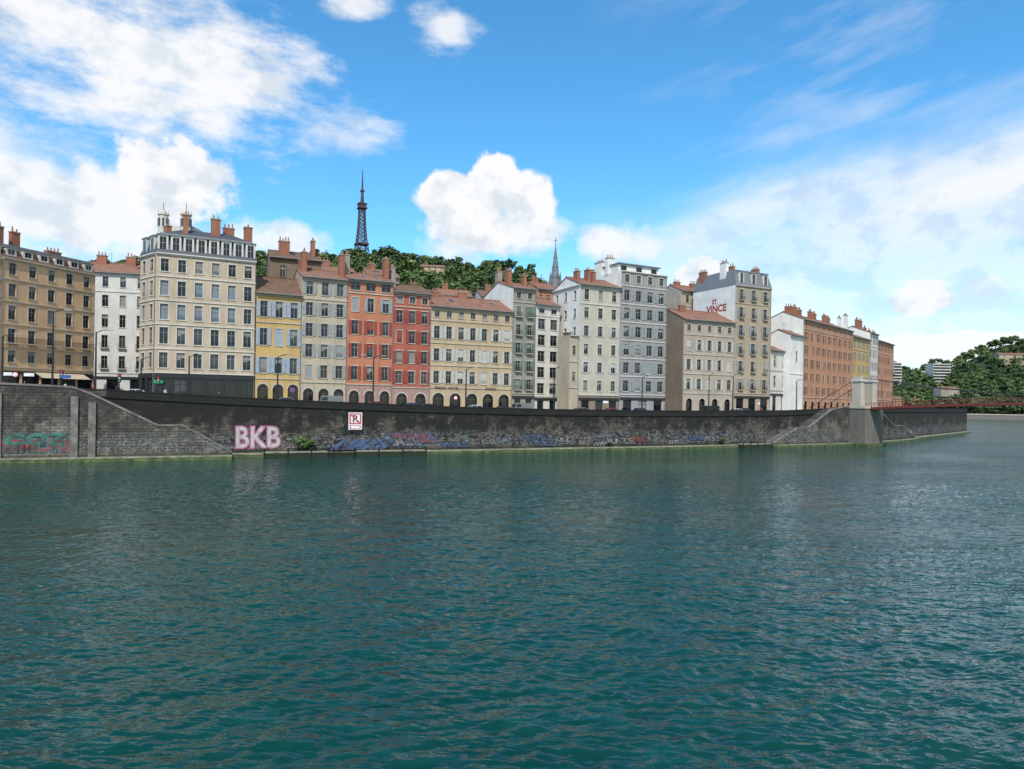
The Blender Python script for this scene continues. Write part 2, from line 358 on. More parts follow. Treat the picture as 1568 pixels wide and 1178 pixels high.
ribbon('water_ledge_face',[(-1.7,'a',-1),(-1.7,'a',.40)],'algae_stone',qw)
ribbon('water_ledge',[(-1.75,'a',.402),(-1.75,'a',.58),(-1.2,'a',.60),(0,'a',.62)],'ledge_stone',qw)
ribbon('quay_pavement',[(.5,'t',-1.02),(3.5,'t',-1.0),(3.5,'t',-1.14)],'pavement')
ribbon('quay_road',[(3.4,'t',-1.14),(13,'t',-1.14)],'asphalt')
ribbon('building_pavement',[(13,'t',-1.2),(13,'t',-1.0),(70,'t',-1.0)],'pavement',i1=16)
def ramp(name,pts,off,mat):
    e=empty(name); v=[];f=[];uv=[];W=MB()
    P=[]
    s=0
    for X,z in pts:
        y,a,_=qat(X); nx,ny=math.sin(a),-math.cos(a); P.append((X,y,z,nx,ny))
    me=bpy.data.meshes.new('ramp_wall'); 
    for i,(X,y,z,nx,ny) in enumerate(P):
        if i: s+=math.hypot(X-P[i-1][0],y-P[i-1][1])
        for (o,zz) in ((off,-2),(off,z),(.02,z)): v.append((X+nx*o,y+ny*o,zz)); uv.append((s,zz))
    for i in range(len(P)-1):
        k=3*i; f.append((k,k+3,k+4,k+1)); f.append((k+1,k+4,k+5,k+2))
    f.append((0,1,2)); f.append((3*len(P)-3,3*len(P)-2,3*len(P)-1))
    me.from_pydata(v,[],f); ul=me.uv_layers.new(name='UVMap')
    for lp in me.loops: ul.data[lp.index].uv=uv[lp.vertex_index]
    me.materials.append(M[mat]); link(bpy.data.objects.new('ramp_wall',me),e)
    for i in range(len(P)-1):
        a,b=P[i],P[i+1]
        def pt(p,o,z): return (p[0]+p[3]*o,p[1]+p[4]*o,z)
        W.hexa([pt(a,off+.12,a[2]-.02),pt(b,off+.12,b[2]-.02),pt(b,off-.4,b[2]-.02),pt(a,off-.4,a[2]-.02),pt(a,off+.12,a[2]+.28),pt(b,off+.12,b[2]+.28),pt(b,off-.4,b[2]+.28),pt(a,off-.4,a[2]+.28)],'coping')
        W.hexa([pt(a,off+1.2,-1),pt(b,off+1.2,-1),pt(b,off+.01,-1),pt(a,off+.01,-1),pt(a,off+1.2,.42),pt(b,off+1.2,.42),pt(b,off+.01,.42),pt(a,off+.01,.42)],'algae_stone')
        W.hexa([pt(a,off+1.25,.422),pt(b,off+1.25,.422),pt(b,off+.01,.422),pt(a,off+.01,.422),pt(a,off+1.25,.62),pt(b,off+1.25,.62),pt(b,off+.01,.62),pt(a,off+.01,.62)],'ledge_stone')
    for i in range(0,len(P)-1):
        a=P[i]
        if a[2]>9 and a[0]<-60: W.hexa([(a[0]+a[3]*(off+d)+t*a[4]*-1,a[1]+a[4]*(off+d)+t*a[3],z) for z in (-1,a[2]-1.2) for d,t in ((.35,0),(.35,.9),(.02,.9),(.02,0))],'coping')
    W.obj('ramp_coping',e)
ramp('quay_ramp',[(-125,10.9),(-100,10.8),(-72,10.7),(-63.5,10.4),(-61.5,9.6),(-53.6,5.0),(-50.6,5.0),(-44.3,.9)],3.6,'quay_stone_light')
ramp('quay_ramp',[(58.5,.8),(66,4.3),(69,4.3),(76.5,8.6),(81,9.4),(84,9.4)],3.0,'quay_stone_light')
ramp('quay_ramp',[(89,9.4),(96,8.6),(104,4.4),(108,4.4),(118,.8)],3.0,'quay_stone_dark')
for xa,xb in ((-40,-27),(-31,-16),(50,58)):
    y0,a,_=qat(xa); lb=MB(); wd=(xb-xa)/math.cos(a)
    lb.box(0,wd,-3.2,-1.0,-1,.7,'parapet_stone'); lb.box(-.1,wd+.1,-3.3,-.95,.702,.85,'ledge_stone')
    for k in range(5): lb.beam((k*wd/4,-3.25,-1),(k*wd/4,-3.25,1.5),.13,'iron',n=6)
    lb.obj('landing_ledge',None,(xa,y0,0),a)
# ------------------------------------------------------------------ buildings
fl=[F(4.8,6,3.0,3.4,.1,'shop'),F(3.4,7,1.15,2.0,.8),F(4.0,7,1.2,2.4,.8),F(4.0,7,1.2,2.4,.8),F(3.8,7,1.2,2.2,.8),F(3.6,7,1.15,2.0,.8)]
for f in fl[1:]: f['course']=True
fl[0]['sign']='awning_red'
building('ochre_apartment_building',(-89.5,97),(-84,112),9.3,31.6,14,fl,'pl_ochre','trim_stone','mansard',rh=1.6,rmat='roof_tiles',mh=2.6,dorm=7,chim=[(1.5,4,1.0,2.4,6),(6,6,2.2,.8,6.2),(11,5,2.0,.9,6)])
fl=[dict(f,n=5) for f in fl]; fl[2]['longbal']=True; fl[0]['sign']='dark_shop'
building('ochre_apartment_building',(-84,112.05),(-78.3,127.6),9.3,31.9,14,fl,'pl_ochre','trim_stone','mansard',rh=1.2,rmat='roof_brown',mh=2.2,dorm=6,chim=[(1.5,4,.9,2.4,5.4),(4.5,4,1.4,.8,5.2),(12,5,2.6,.9,3.5)])
fl=[F(4.5,3,2.4,3.2,.1,'shop'),F(3.8,4,1.2,2.3,.8,bal=True),F(3.8,4,1.2,2.3,.8,bal=True),F(3.8,4,1.2,2.3,.8),F(3.6,4,1.2,2.1,.8),F(3.4,4,1.1,1.9,.8)]
building('white_apartment_building',(-95,149),(-81.5,152.5),9,36.4,12,fl,'pl_white','trim_white','gable',rh=3,chim=[(3,5,2,.8,4.5),(9,5,2,.8,4.5),(-2,5,2,.8,4)])
fl=[F(4.6,6,2.0,3.4,.2,'shop'),F(4.2,6,1.35,2.7,.8),F(4.3,6,1.35,2.9,.8),F(4.2,6,1.3,2.7,.8,glass='blind_blue'),F(4.2,6,1.3,2.6,.8,glass='blind_blue'),F(4.0,6,1.25,2.2,.8)]
for f in fl[1:]: f['course']=True
fl[0]['wall']='dark_shop'
building('grand_cream_building',(-62.6,119.3),(-47.8,126.5),9.0,34.6,9.5,fl,'pl_cream','trim_white','mansard',rh=1.8,rmat='slate',mh=3.6,dorm=8,side='pl_cream',
  chim=[(4.6,3,.9,1.6,7.6),(9.6,3.5,1.6,1.2,7.6),(-1.2,4,1.4,2.0,6.8),(-4.5,6,2.0,.8,6.8)])
building('grand_cream_corner_wing',(-67.6,123.5),(-62.66,119.36),9.0,34.55,6,[dict(f,n=2) for f in fl],'pl_cream','trim_white','mansard',rh=.8,rmat='slate',mh=3.5,dorm=2,side='pl_cream',chim=[(1.5,4,1.6,.8,6)])
building('brown_rear_building',(-50,139.5),(-40.5,143.5),8,38.2,10,[F(4,0,0,0,0)]+[F(4,2,1,1.8,1) for _ in range(5)],'pl_brown','pl_brown','gable',rh=2.2,rmat='roof_brown',chim=[(3,3,2.2,.8,4.0),(-1.5,3,.8,2,4.6)])
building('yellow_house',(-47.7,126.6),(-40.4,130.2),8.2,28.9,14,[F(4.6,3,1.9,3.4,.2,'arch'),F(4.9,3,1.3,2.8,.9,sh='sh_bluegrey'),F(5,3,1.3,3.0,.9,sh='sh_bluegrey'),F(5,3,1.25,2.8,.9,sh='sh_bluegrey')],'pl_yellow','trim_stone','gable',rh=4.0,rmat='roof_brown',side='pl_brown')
building('pale_house',(-40.4,130.25),(-32.6,134.0),8,32.6,14,[F(4.6,3,1.9,3.2,.2,'arch')]+[F(4,3,1.25,2.5,.8,sh='sh_grey') for _ in range(5)],'pl_pale','trim_stone','gable',rh=2.6,rmat='roof_tiles',side='pl_pale',chim=[(-.7,3,1.0,1.6,5.4),(1,5,1.0,1.8,5.6),(.9,8,1,1.6,4.5)])
fl=[F(4.6,3,1.9,3.2,.2,'arch')]+[F(4.3,3,1.25,2.6,.8,sh='sh_red') for _ in range(3)]+[F(4.3,3,1.25,2.6,.8,sh='sh_grey'),F(2.4,3,1.9,1.5,.5,surr=False)]
fl[0]['wall']='pink_stone'
building('orange_house',(-32.6,134.05),(-24.3,138.1),7.6,33.0,14,fl,'pl_orange','trim_stone','gable',rh=2.4,chim=[(-.8,3.5,.9,2.0,5.2),(.8,5,.9,1.6,5.5,'chimney_grey')])
fl=[F(4.6,2,2.2,3.2,.2,'arch')]+[F(4.1,3,1.25,2.5,.8,sh='sh_red') for _ in range(4)]+[F(2.8,3,1.2,1.3,.7)]
fl[0]['wall']='pink_stone'
building('red_house',(-24.3,138.15),(-17.1,141.6),7.4,31.3,14,fl,'pl_red','trim_stone','gable',rh=2.6,rmat='roof_brown',chim=[(1,5,1.0,1.8,5.8,'chimney_grey')])
fl=[F(5.2,5,2.5,3.9,.1,'arch')]+[F(4.9,7,1.2,2.7,.9,sh='sh_white') for _ in range(3)]+[F(2.9,7,1.1,1.4,.7)]
for f in fl[1:]: f['course']=True
eh,Wh_,Hh=building('sand_hotel',(-17.1,141.65),(-.1,149.9),7.2,29.0,14,fl,'pl_sand','trim_stone','gable',rh=3.2,chim=[(3,6,1.8,.8,4),(9.5,6.5,2,.8,4.4)])
building('grey_green_house',(-.1,149.95),(4.9,152.4),7.0,34.4,16,[F(4.6,2,1.5,3.2,.1,'shop')]+[F(4.2,2,1.15,2.4,.8,sh='sh_green',bal=True) for _ in range(5)]+[F(3,2,1.1,1.4,.8)],'pl_greygreen','trim_stone','gable',rh=2.4,side='pl_gable',rmat='roof_tiles',chim=[(.6,4,.9,1.8,4.4),(1.0,10,1,1.8,5.2,'chimney_grey'),(-.5,5,.8,1.4,3.8)])
building('white_narrow_house',(5.0,154.5),(10.8,158.5),7.0,31.6,10,[F(4.2,2,1.8,3.0,.1,'shop')]+[F(4.0,2,2.0,2.6,.6,glass='glass_dark') for _ in range(5)]+[F(2.6,2,1.6,1.2,.6)],'pl_white','trim_white','gable',rh=2.2,side='pl_salmon',chim=[(1.5,4,.9,1.6,4.0)])
fl=[F(4.4,3,2.0,3.0,.1,'shop')]+[F(4.2,3,1.2,2.4,.9,sh='sh_white' if k in (1,3) else None) for k in range(6)]
fl[0]['wall']='pl_dusk'
building('white_corner_building',(14.8,153),(24.8,158),7.0,36.0,12,fl,'pl_warmwhite','trim_white','gable',rh=2.4,side='pl_gable',left=[F(4.2,0,0,0,0)]+[F(4.2,3,1.0,2.0,1,sh=None) for _ in range(6)],chim=[(1,3,.8,1.8,3.4),(4.5,4,.9,1.6,4.2),(6.5,5,.9,1.6,4.0)])
building('corner_annexe',(12.6,151.6),(14.7,152.7),7,24.5,5,[F(4,0,0,0,0),F(4,1,.8,1.4,1),F(4,1,.8,1.4,1)],'pl_pale','trim_stone','flat',rh=.6)
fl=[F(4.6,3,2.4,3.2,.1,'shop')]+[F(4.2,4,1.6,2.5,.7,sh='sh_grey',surr=False) for _ in range(6)]+[F(3.4,4,1.3,1.8,.8)]
for f in fl[1:]: f['course']=True
building('grey_apartment_block',(24.85,158.05),(36.8,164.3),7.0,40.3,14,fl,'pl_grey','trim_white','flat',rh=2.0,side='pl_gable',chim=[(1,6,2,1,3.8,'pl_gable'),(.9,10,1.2,3,3.4,'pl_gable')])
fl=[F(4.6,4,1.9,3.2,.2,'arch')]+[F(4.6,5,1.25,2.5,.9,sh='sh_white') for _ in range(3)]+[F(3.4,5,1.1,1.4,.9)]
for f in fl[1:]: f['course']=True
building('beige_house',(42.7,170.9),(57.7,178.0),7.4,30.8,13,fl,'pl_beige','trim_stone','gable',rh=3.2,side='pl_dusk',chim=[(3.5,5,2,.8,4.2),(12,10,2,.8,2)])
e,Wd,H=building('tan_tall_building',(57.8,178.1),(69.4,184),7.6,41.0,16,[F(4.8,3,2.6,3.4,.1,'shop')]+[dict(F(4.4,3,1.3,2.6,.8,sh='sh_grey',bal=True)) for _ in range(6)],'pl_tan','trim_stone','mansard',rh=1.0,rmat='zinc',mh=4,dorm=3,side='pl_gable',chim=[(.8,5,1,2.2,6.4,'pl_gable'),(.8,13,1,2.4,5.2),(4.5,6,.8,1.6,6),(-.8,5,1,2.2,5.8)])
def text(name,body,size,mat,parent=None,loc=(0,0,0),rot=(0,0,0),offset=0,shear=0,ext=.004,sx=1):
    c=bpy.data.curves.new(name,'FONT'); c.body=body; c.size=size; c.offset=offset; c.extrude=ext; c.shear=shear; c.resolution_u=3
    tmp=bpy.data.objects.new(name,c); COL.objects.link(tmp)
    dg=bpy.context.evaluated_depsgraph_get(); me=bpy.data.meshes.new_from_object(tmp.evaluated_get(dg)); 
    bpy.data.objects.remove(tmp); me.materials.clear(); me.materials.append(M[mat])
    o=bpy.data.objects.new(name,me); link(o,parent); o.location=loc; o.rotation_euler=rot; o.scale=(sx,1,1); return o
text('painted_wall_lettering','VINCE',2.6,'faded_red',e,(-.04,10.5,H-6.4),(math.pi/2,0,-math.pi/2),.08)
text('painted_wall_lettering','ST.',1.7,'faded_red',e,(-.04,8.5,H-4.2),(math.pi/2,0,-math.pi/2),.05)
text('hotel_lettering','PHENIX  HOTEL',.75,'iron',eh,(1.0,-.2,4.7),(math.pi/2,0,0),.01); text('hotel_lettering','PHENIX',.75,'iron',eh,(12.5,-.2,4.7),(math.pi/2,0,0),.01)
building('cream_rear_house',(47,192),(60,199),8,41.5,9,[F(4,0,0,0,0)]+[F(4,3,1.1,2,1) for _ in range(7)],'pl_beige','trim_stone','gable',rh=2.2,chim=[(2,4,2,.8,3),(8,4,2,.8,3)])
building('low_infill_house',(69.6,184.3),(80,193),7.8,24.5,9,[F(4.4,3,1.9,3.2,.1,'shop'),F(4,3,1.1,2,.9),F(4,3,1.1,2,.9)],'pl_white','trim_stone','gable',rh=2)
fl=[F(4.4,8,2.2,3.2,.1,'arch')]+[F(4.2,9,1.2,2.4,.9,sh='sh_brown') for _ in range(5)]+[F(2.6,9,1.1,1.2,.7)]
building('salmon_long_building',(82.9,195),(111.8,224.9),8,34.3,12,fl,'pl_salmon','trim_stone','gable',rh=2.6,side='pl_gable',chim=[(1.5,5,.9,2,4.2)]+[(6+6*i,5+i%2,1.8,.9,4.4) for i in range(6)])
building('blank_gable_annexe',(76,187.2),(82,192.6),8,29,7,[F(6,0,0,0,0),F(6,1,1,1.6,2,surr=False)],'pl_gable','pl_gable','gable',rh=1.6,side='pl_gable')
building('yellow_riverside_house',(112,225.1),(124.4,237.9),8,32.8,12,[F(4.4,4,2,3.2,.1,'arch')]+[F(4.2,4,1.2,2.3,.9,sh='sh_grey') for _ in range(5)],'pl_yellow','trim_stone','gable',rh=2.6,chim=[(2,5,2,.8,6.5,'pl_gable'),(8,5,2.4,.9,8,'pl_gable')])
building('white_riverside_house',(124.5,238.1),(131,245),8,35.5,12,[F(4.4,2,2,3.2,.1,'arch')]+[F(4.2,3,1.2,2.3,.9,sh='sh_grey') for _ in range(5)],'pl_white','trim_white','gable',rh=2.6,side='pl_gable',chim=[(2,5,2,.8,5),(6,5,2,.8,5)])
building('orange_riverside_house',(131.1,245.2),(146,262),8,33.5,12,[F(4.4,4,2,3.2,.1,'arch')]+[F(4.2,5,1.2,2.3,.9,sh='sh_brown') for _ in range(5)],'pl_salmon','trim_stone','gable',rh=2.6,side='pl_gable',chim=[(2,5,2,.8,5),(8,5,2,.8,4.5),(14,5,2,.8,4.5)])
aw=MB()
aw.hexa([(0,-.1,0),(9,-.1,0),(9,-.05,0),(0,-.05,0),(0,-2.2,-1.0),(9,-2.2,-1.0),(9,-2.15,-.95),(0,-2.15,-.95)],'awning_cream')
aw.obj('shop_awning',None,(-82.2,117.2,13.2),math.atan2(15.6,5.7))
def house(name,x,y,z0,w,d,h,rot,wall,rm='roof_tiles',rh=2.2,nf=3,nc=4):
    c,s=math.cos(rot),math.sin(rot)
    building(name,(x,y),(x+w*c,y+w*s),z0,z0+h,d,[F(h/nf,nc,1.1,min(1.9,h/nf*.55),h/nf*.25,surr=False) for _ in range(nf)],wall,'trim_stone','gable',rh=rh,rmat=rm,chim=[(w*.25,d*.5,1.6,.8,rh+1.4)])
for a in [(-47,165,12,9,9,28,.45,'pl_ochre','roof_tiles'),(-36,168,12,8,9,28,.45,'pl_beige','roof_tiles'),(-26,172,12,9,9,24,.5,'pl_brown','roof_brown'),(-20,185,14,9,9,24,.3,'pl_pale','roof_tiles'),(-9,186,14,13,9,24,.3,'pl_white','roof_brown'),(-4,205,18,12,9,24,.2,'pl_sand','roof_tiles'),(6,172,12,6,9,26,.45,'pl_salmon','roof_tiles')]:
    house('hillside_house',*a[:8],rm=a[8],nf=6,nc=3)
# ------------------------------------------------------------------ terrain hills
cx=[-600,-394,-301,-201,-158,-121,-83,-40,4,19,30,53,100,145,246,330,500]
cz=[95,122,130,133,137,141,135,131,128,122,110,92,70,52,24,10,6]
def hill1(x,y):
    c=np.interp(x,cx,cz); t=np.clip((y-215)/(640-215),0,1); 
    w=3*math.sin(x*.05+1)*math.sin(y*.04)+2*math.sin(x*.11)*math.cos(y*.09)
    return 7+(c-7)*(t**1.05)+w*min(1,t*3)
c2x=[150,300,380,420,464,500,533,560,600,760,1000,1500]
c2z=[24,24,30,42,46,50,60,70,86,120,120,100]
def hill2(x,y):
    c=np.interp(x*840/max(y,840),c2x,c2z); t=np.clip((y-655)/(840-655),0,1); w=2*math.sin(x*.06)*math.sin(y*.05)
    return 3+(c-3)*(t**1.2)*(1-max(0,y-850)*.0015)+w*t
def terr(name,x0,x1,nx,y0,y1,ny,fn,mat,skip=None):
    v=[];f=[]
    for j in range(ny+1):
        for i in range(nx+1):
            x=x0+(x1-x0)*i/nx;y=y0+(y1-y0)*j/ny; v.append((x,y,fn(x,y)))
    for j in range(ny):
        for i in range(nx):
            k=j*(nx+1)+i; X,Y=v[k][0],v[k][1]
            if skip and skip(X,Y): continue
            f.append((k,k+1,k+nx+2,k+nx+1))
    me=bpy.data.meshes.new(name); me.from_pydata(v,[],f); me.materials.append(M[mat]); me.polygons.foreach_set('use_smooth',[True]*len(f))
    return link(bpy.data.objects.new(name,me))
m,nt,b=newmat('hill_ground'); tc=N(nt,'ShaderNodeTexCoord').outputs['Object']
L(nt,mixc(nt,mrange(nt,noise(nt,tc,.06,5),.4,.6),(.018,.04,.01),(.05,.085,.025)),b.inputs['Base Color']); b.inputs['Roughness'].default_value=1
terr('wooded_hill',-600,520,90,200,720,50,hill1,'hill_ground',lambda x,y:(x>.56*y-10 and y<660))
terr('far_wooded_hill',330,1500,80,655,1000,24,hill2,'hill_ground')
fe=MB(); fe.box(300,1500,650,656,-1,4.2,'coping'); fe.box(300,1500,649.6,656,4.202,5.1,'trim_stone'); fe.obj('far_embankment')
# ------------------------------------------------------------------ foliage masses
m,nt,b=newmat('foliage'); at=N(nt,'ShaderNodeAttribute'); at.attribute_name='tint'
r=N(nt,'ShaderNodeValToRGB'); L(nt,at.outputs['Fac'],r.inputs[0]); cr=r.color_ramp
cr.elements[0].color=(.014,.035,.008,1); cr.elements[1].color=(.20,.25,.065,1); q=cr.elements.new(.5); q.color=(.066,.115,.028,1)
L(nt,r.outputs[0],b.inputs['Base Color']); b.inputs['Roughness'].default_value=.7
plain('bark',(.08,.06,.04),.9)
def template(nl=10,per=26,leaf=.055,seed=0):
    g=np.random.default_rng(seed); q=[];t=[]
    for k in range(nl):
        th=g.uniform(0,6.28); rr=g.uniform(.05,.24); z=g.uniform(.38,.86); rr*=1.15-abs(z-.58)*1.3
        c=np.array([math.cos(th)*rr,math.sin(th)*rr,z]); R=g.uniform(.10,.19); lb=g.uniform(-.12,.15)
        d=g.normal(size=(per,3)); d/=np.linalg.norm(d,axis=1)[:,None]
        p=c+d*R*g.uniform(.6,1.12,(per,1))*[1,1,.8]
        n=d+g.normal(size=(per,3))*.5+[0,0,.3]; n/=np.linalg.norm(n,axis=1)[:,None]
        a=np.cross(n,g.normal(size=(per,3))); a/=np.linalg.norm(a,axis=1)[:,None]; bb=np.cross(n,a)
        s=leaf*g.uniform(.6,1.3,(per,1)); a=a*s; bb=bb*s*.8
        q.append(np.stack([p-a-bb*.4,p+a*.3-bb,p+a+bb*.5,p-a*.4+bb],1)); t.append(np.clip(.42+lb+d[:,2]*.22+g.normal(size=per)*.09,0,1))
    return np.concatenate(q),np.concatenate(t)
def trunkq():
    q=[]; n=5
    def limb(a,b,r0,r1):
        a=np.array(a);b=np.array(b)
        for j in range(n):
            t0=2*math.pi*j/n;t1=2*math.pi*(j+1)/n
            q.append([a+[math.cos(t0)*r0,math.sin(t0)*r0,0],a+[math.cos(t1)*r0,math.sin(t1)*r0,0],b+[math.cos(t1)*r1,math.sin(t1)*r1,0],b+[math.cos(t0)*r1,math.sin(t0)*r1,0]])
    limb((0,0,-.05),(0.01,0,.4),.028,.018); limb((.01,0,.38),(.12,.05,.65),.015,.006); limb((.01,0,.36),(-.11,.06,.62),.015,.006); limb((.01,0,.4),(0,-.1,.75),.014,.005)
    return np.array(q)
def trees(name,pos,hs,tmpl,wide=1.15,parent=None,trunk=True):
    V=[];T=[];MI=[]; tq=trunkq()
    for i,(p,h) in enumerate(zip(pos,hs)):
        q,t=tmpl[i%len(tmpl)]; a=rng.uniform(0,6.28); c,s=math.cos(a),math.sin(a); R=np.array([[c,-s,0],[s,c,0],[0,0,1]])
        wv=wide*rng.uniform(.8,1.3)
        qq=q@R.T*[h*wv,h*wv,h]+p; V.append(qq); T.append(np.clip(t+rng.normal()*.13,0,1)); MI.append(np.zeros(len(q),int))
        if trunk: V.append(tq@R.T*h+p); T.append(np.zeros(len(tq))); MI.append(np.ones(len(tq),int))
    V=np.concatenate(V);T=np.concatenate(T);MI=np.concatenate(MI); n=len(V)
    me=bpy.data.meshes.new(name); me.vertices.add(n*4); me.vertices.foreach_set('co',V.reshape(-1).astype(np.float32))
    me.loops.add(n*4); me.loops.foreach_set('vertex_index',np.arange(n*4,dtype=np.int32))
    me.polygons.add(n); me.polygons.foreach_set('loop_start',np.arange(0,n*4,4,dtype=np.int32)); 
    me.materials.append(M['foliage']); me.materials.append(M['bark']); me.polygons.foreach_set('material_index',MI.astype(np.int32))
    me.update(calc_edges=True)
    at=me.attributes.new('tint','FLOAT','FACE'); at.data.foreach_set('value',T.astype(np.float32))
    o=bpy.data.objects.new(name,me); return link(o,parent)
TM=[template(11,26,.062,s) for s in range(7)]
pos=[];hs=[]
y=330
while y<690:
    x=-430+rng.uniform(0,8)
    while x<330:
        X=x+rng.uniform(-4,4);Y=y+rng.uniform(-4,4)
        z=hill1(X,Y)
        if X<.54*Y-14 and (z-9.5)/Y> .115 and rng.random()<.9:
            pos.append((X,Y,z-.8)); hs.append(rng.uniform(7,12) if rng.random()<.75 else rng.uniform(12,17))
        x+=8.5
    y+=10
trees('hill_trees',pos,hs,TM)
pos=[];hs=[]
y=668
while y<865:
    x=360
    while x<780:
        X=x+rng.uniform(-3.5,3.5);Y=y+rng.uniform(-3.5,3.5)
        if rng.random()<.93: pos.append((X,Y,hill2(X,Y)-.5)); hs.append(rng.uniform(9,17))
        x+=10
    y+=12
for k in range(90): 
    X=350+k*4.6; pos.append((X,661+rng.uniform(-2,3),4.5)); hs.append(rng.uniform(11,18))
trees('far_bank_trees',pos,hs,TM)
pos=[];hs=[]
for k in range(200):
    Y=rng.uniform(330,640); X=rng.uniform(.44*Y,.565*Y-8); pos.append((X,Y,hill1(X,Y)-.5)); hs.append(rng.uniform(9,14))
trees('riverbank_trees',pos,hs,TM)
TB=[template(9,60,.045,50+s) for s in range(3)]
for X,h in ((-34.4,3.4),(-33.2,2.8),(-56,1.6),(20,1.5),(47,2.2)): trees('wall_bush',[(X,qat(X)[0]-.7,.4)],[h],TB,1.2)
for x,y,h in ((-72.5,141,8.5),(-98,140,7)): trees('plaza_tree',[(x,y,9.2)],[h],TB,1.0)
for a in [(-77,560,hill1(-77,560)+2,20,10,9,.1,'pl_sand'),(-150,540,hill1(-150,540),14,10,9,.2,'pl_beige'),(0,300,30,16,9,20,.2,'pl_sand'),(-40,330,45,24,10,10,.15,'pl_pale'),(-22,400,55,26,10,10,.1,'pl_tan'),(30,300,28,14,9,14,.1,'pl_ochre')]:
    house('hillside_house',*a,nf=3,nc=4)
for a in [(405,690,8,26,12,9,.1,'pl_pale'),(380,672,5,18,12,11,0,'pl_white'),(440,700,22,20,12,8,.1,'pl_beige'),(570,800,62,70,14,12,-.05,'pl_tan'),(420,665,4,16,10,9,0,'pl_tan'),(350,640,6,18,10,12,.1,'pl_salmon'),(250,520,8,20,12,16,.5,'pl_white'),(270,560,8,20,12,16,.4,'pl_pale')]:
    house('far_bank_house',*a,nf=3,nc=6)
for x,y,w,zt in ((441,790,9,62),(493,800,20,62)):
    t=MB(); t.box(0,w,0,14,-45,0,'pl_white')
    for k in range(6): t.box(-.4,w+.4,-.9,-.02,-4-k*3.4,-2.9-k*3.4,'trim_white'); t.box(.3,w-.3,-.03,-.01,-2.8-k*3.4,-.9-k*3.4,'glass_dark')
    t.box(w*.3,w*.6,4,9,.002,2.4,'pl_grey'); t.obj('apartment_tower',None,(x,y,zt))
# ------------------------------------------------------------------ lattice tower
plain('tower_steel',(.085,.06,.07),.6,.3)
T=MB(); TX,TY,TZ=-157,700,147
prof=[(0,9.5),(8,7.2),(16,5.6),(26,4.3),(38,3.3),(50,2.8),(60,2.6)]
def pw(z): return float(np.interp(z,[p[0] for p in prof],[p[1] for p in prof]))
zs=[0,5,10,16,21,26,30,34,38,42,46,50,54,57,60]
for i in range(len(zs)-1):
    z0,z1=zs[i],zs[i+1]; a,b2=pw(z0),pw(z1)
    c0=[(-a,-a,z0),(a,-a,z0),(a,a,z0),(-a,a,z0)]; c1=[(-b2,-b2,z1),(b2,-b2,z1),(b2,b2,z1),(-b2,b2,z1)]
    for j in range(4):
        T.beam(c0[j],c1[j],.6,'tower_steel'); k=(j+1)%4
        T.beam(c0[j],c1[k],.32,'tower_steel'); T.beam(c0[k],c1[j],.32,'tower_steel'); T.beam(c1[j],c1[k],.36,'tower_steel')
T.box(-6.2,6.2,-6.2,6.2,20.5,22,'tower_steel'); T.box(-4.6,4.6,-4.6,4.6,57.5,58.4,'tower_steel'); T.box(-3.6,3.6,-3.6,3.6,58.4,62,'tower_steel'); T.box(-4.4,4.4,-4.4,4.4,62,62.8,'tower_steel')
T.beam((0,0,62.8),(0,0,76),2.0,'tower_steel',1.2,8); T.box(-1.9,1.9,-1.9,1.9,75,76.6,'tower_steel'); T.beam((0,0,76.6),(0,0,97),.9,'tower_steel',.4,6)
for k in range(6): T.beam((-1.3,0,78+k*1.8),(1.3,0,78+k*1.8),.2,'tower_steel')
T.obj('lattice_tower',None,(TX,TY,TZ),.5)
plain('spire_stone',(.17,.18,.19),.85,0,.4,.6)
S=MB()
def ngon_prism(B,cx_,cy_,r0,r1,z0,z1,mat,n=8): B.beam((cx_,cy_,z0),(cx_,cy_,z1),r0,mat,r1,n)
ngon_prism(S,0,0,1.9,1.9,0,36,'spire_stone'); S.box(-1.9,1.9,-1.9,1.9,0,33,'spire_stone')
ngon_prism(S,0,0,2.3,2.3,36,36.6,'spire_stone'); ngon_prism(S,0,0,1.75,.12,36.6,49,'spire_stone'); S.beam((0,0,49),(0,0,51.6),.09,'iron'); S.beam((-.5,0,50.6),(.5,0,50.6),.08,'iron')
for k in range(4):
    an=math.pi/4+k*math.pi/2; x,y_=2.1*math.cos(an),2.1*math.sin(an)
    ngon_prism(S,x,y_,.42,.42,31,37.5,'spire_stone',6); ngon_prism(S,x,y_,.45,.04,37.5,41,'spire_stone',6)
for k in range(8):
    an=k*math.pi/4; x,y_=1.83*math.cos(an),1.83*math.sin(an); S.beam((x,y_,33.4),(x,y_,35.4),.32,'glass_dark',n=6)
for z in (39.5,42.5,45.3): ngon_prism(S,0,0,(49-z)/12.4*1.75+.16,(49-z)/12.4*1.75+.1,z,z+.35,'spire_stone')
S.obj('church_spire',None,(12.2,203,7))
Bs=MB()
for dx_ in (-9,11):
    ngon_prism(Bs,dx_,0,4.2,4.0,0,30,'trim_white'); ngon_prism(Bs,dx_,0,4.8,4.8,30,31.2,'trim_white')
    for k in range(8):
        an=k*math.pi/4; Bs.beam((dx_+4.3*math.cos(an),4.3*math.sin(an),31),(dx_+4.3*math.cos(an),4.3*math.sin(an),34.5),.5,'trim_white',.1,5)
        Bs.beam((dx_+4*math.cos(an+.39),4*math.sin(an+.39),20),(dx_+4*math.cos(an+.39),4*math.sin(an+.39),27),.7,'glass_mid',n=6)
    ngon_prism(Bs,dx_,0,3.0,2.2,31.2,34,'trim_white'); Bs.beam((dx_,0,34),(dx_,0,41),.25,'iron')
Bs.box(-13,15,5,30,0,22,'trim_white')
Bs.obj('hilltop_basilica',None,(-300,600,138))
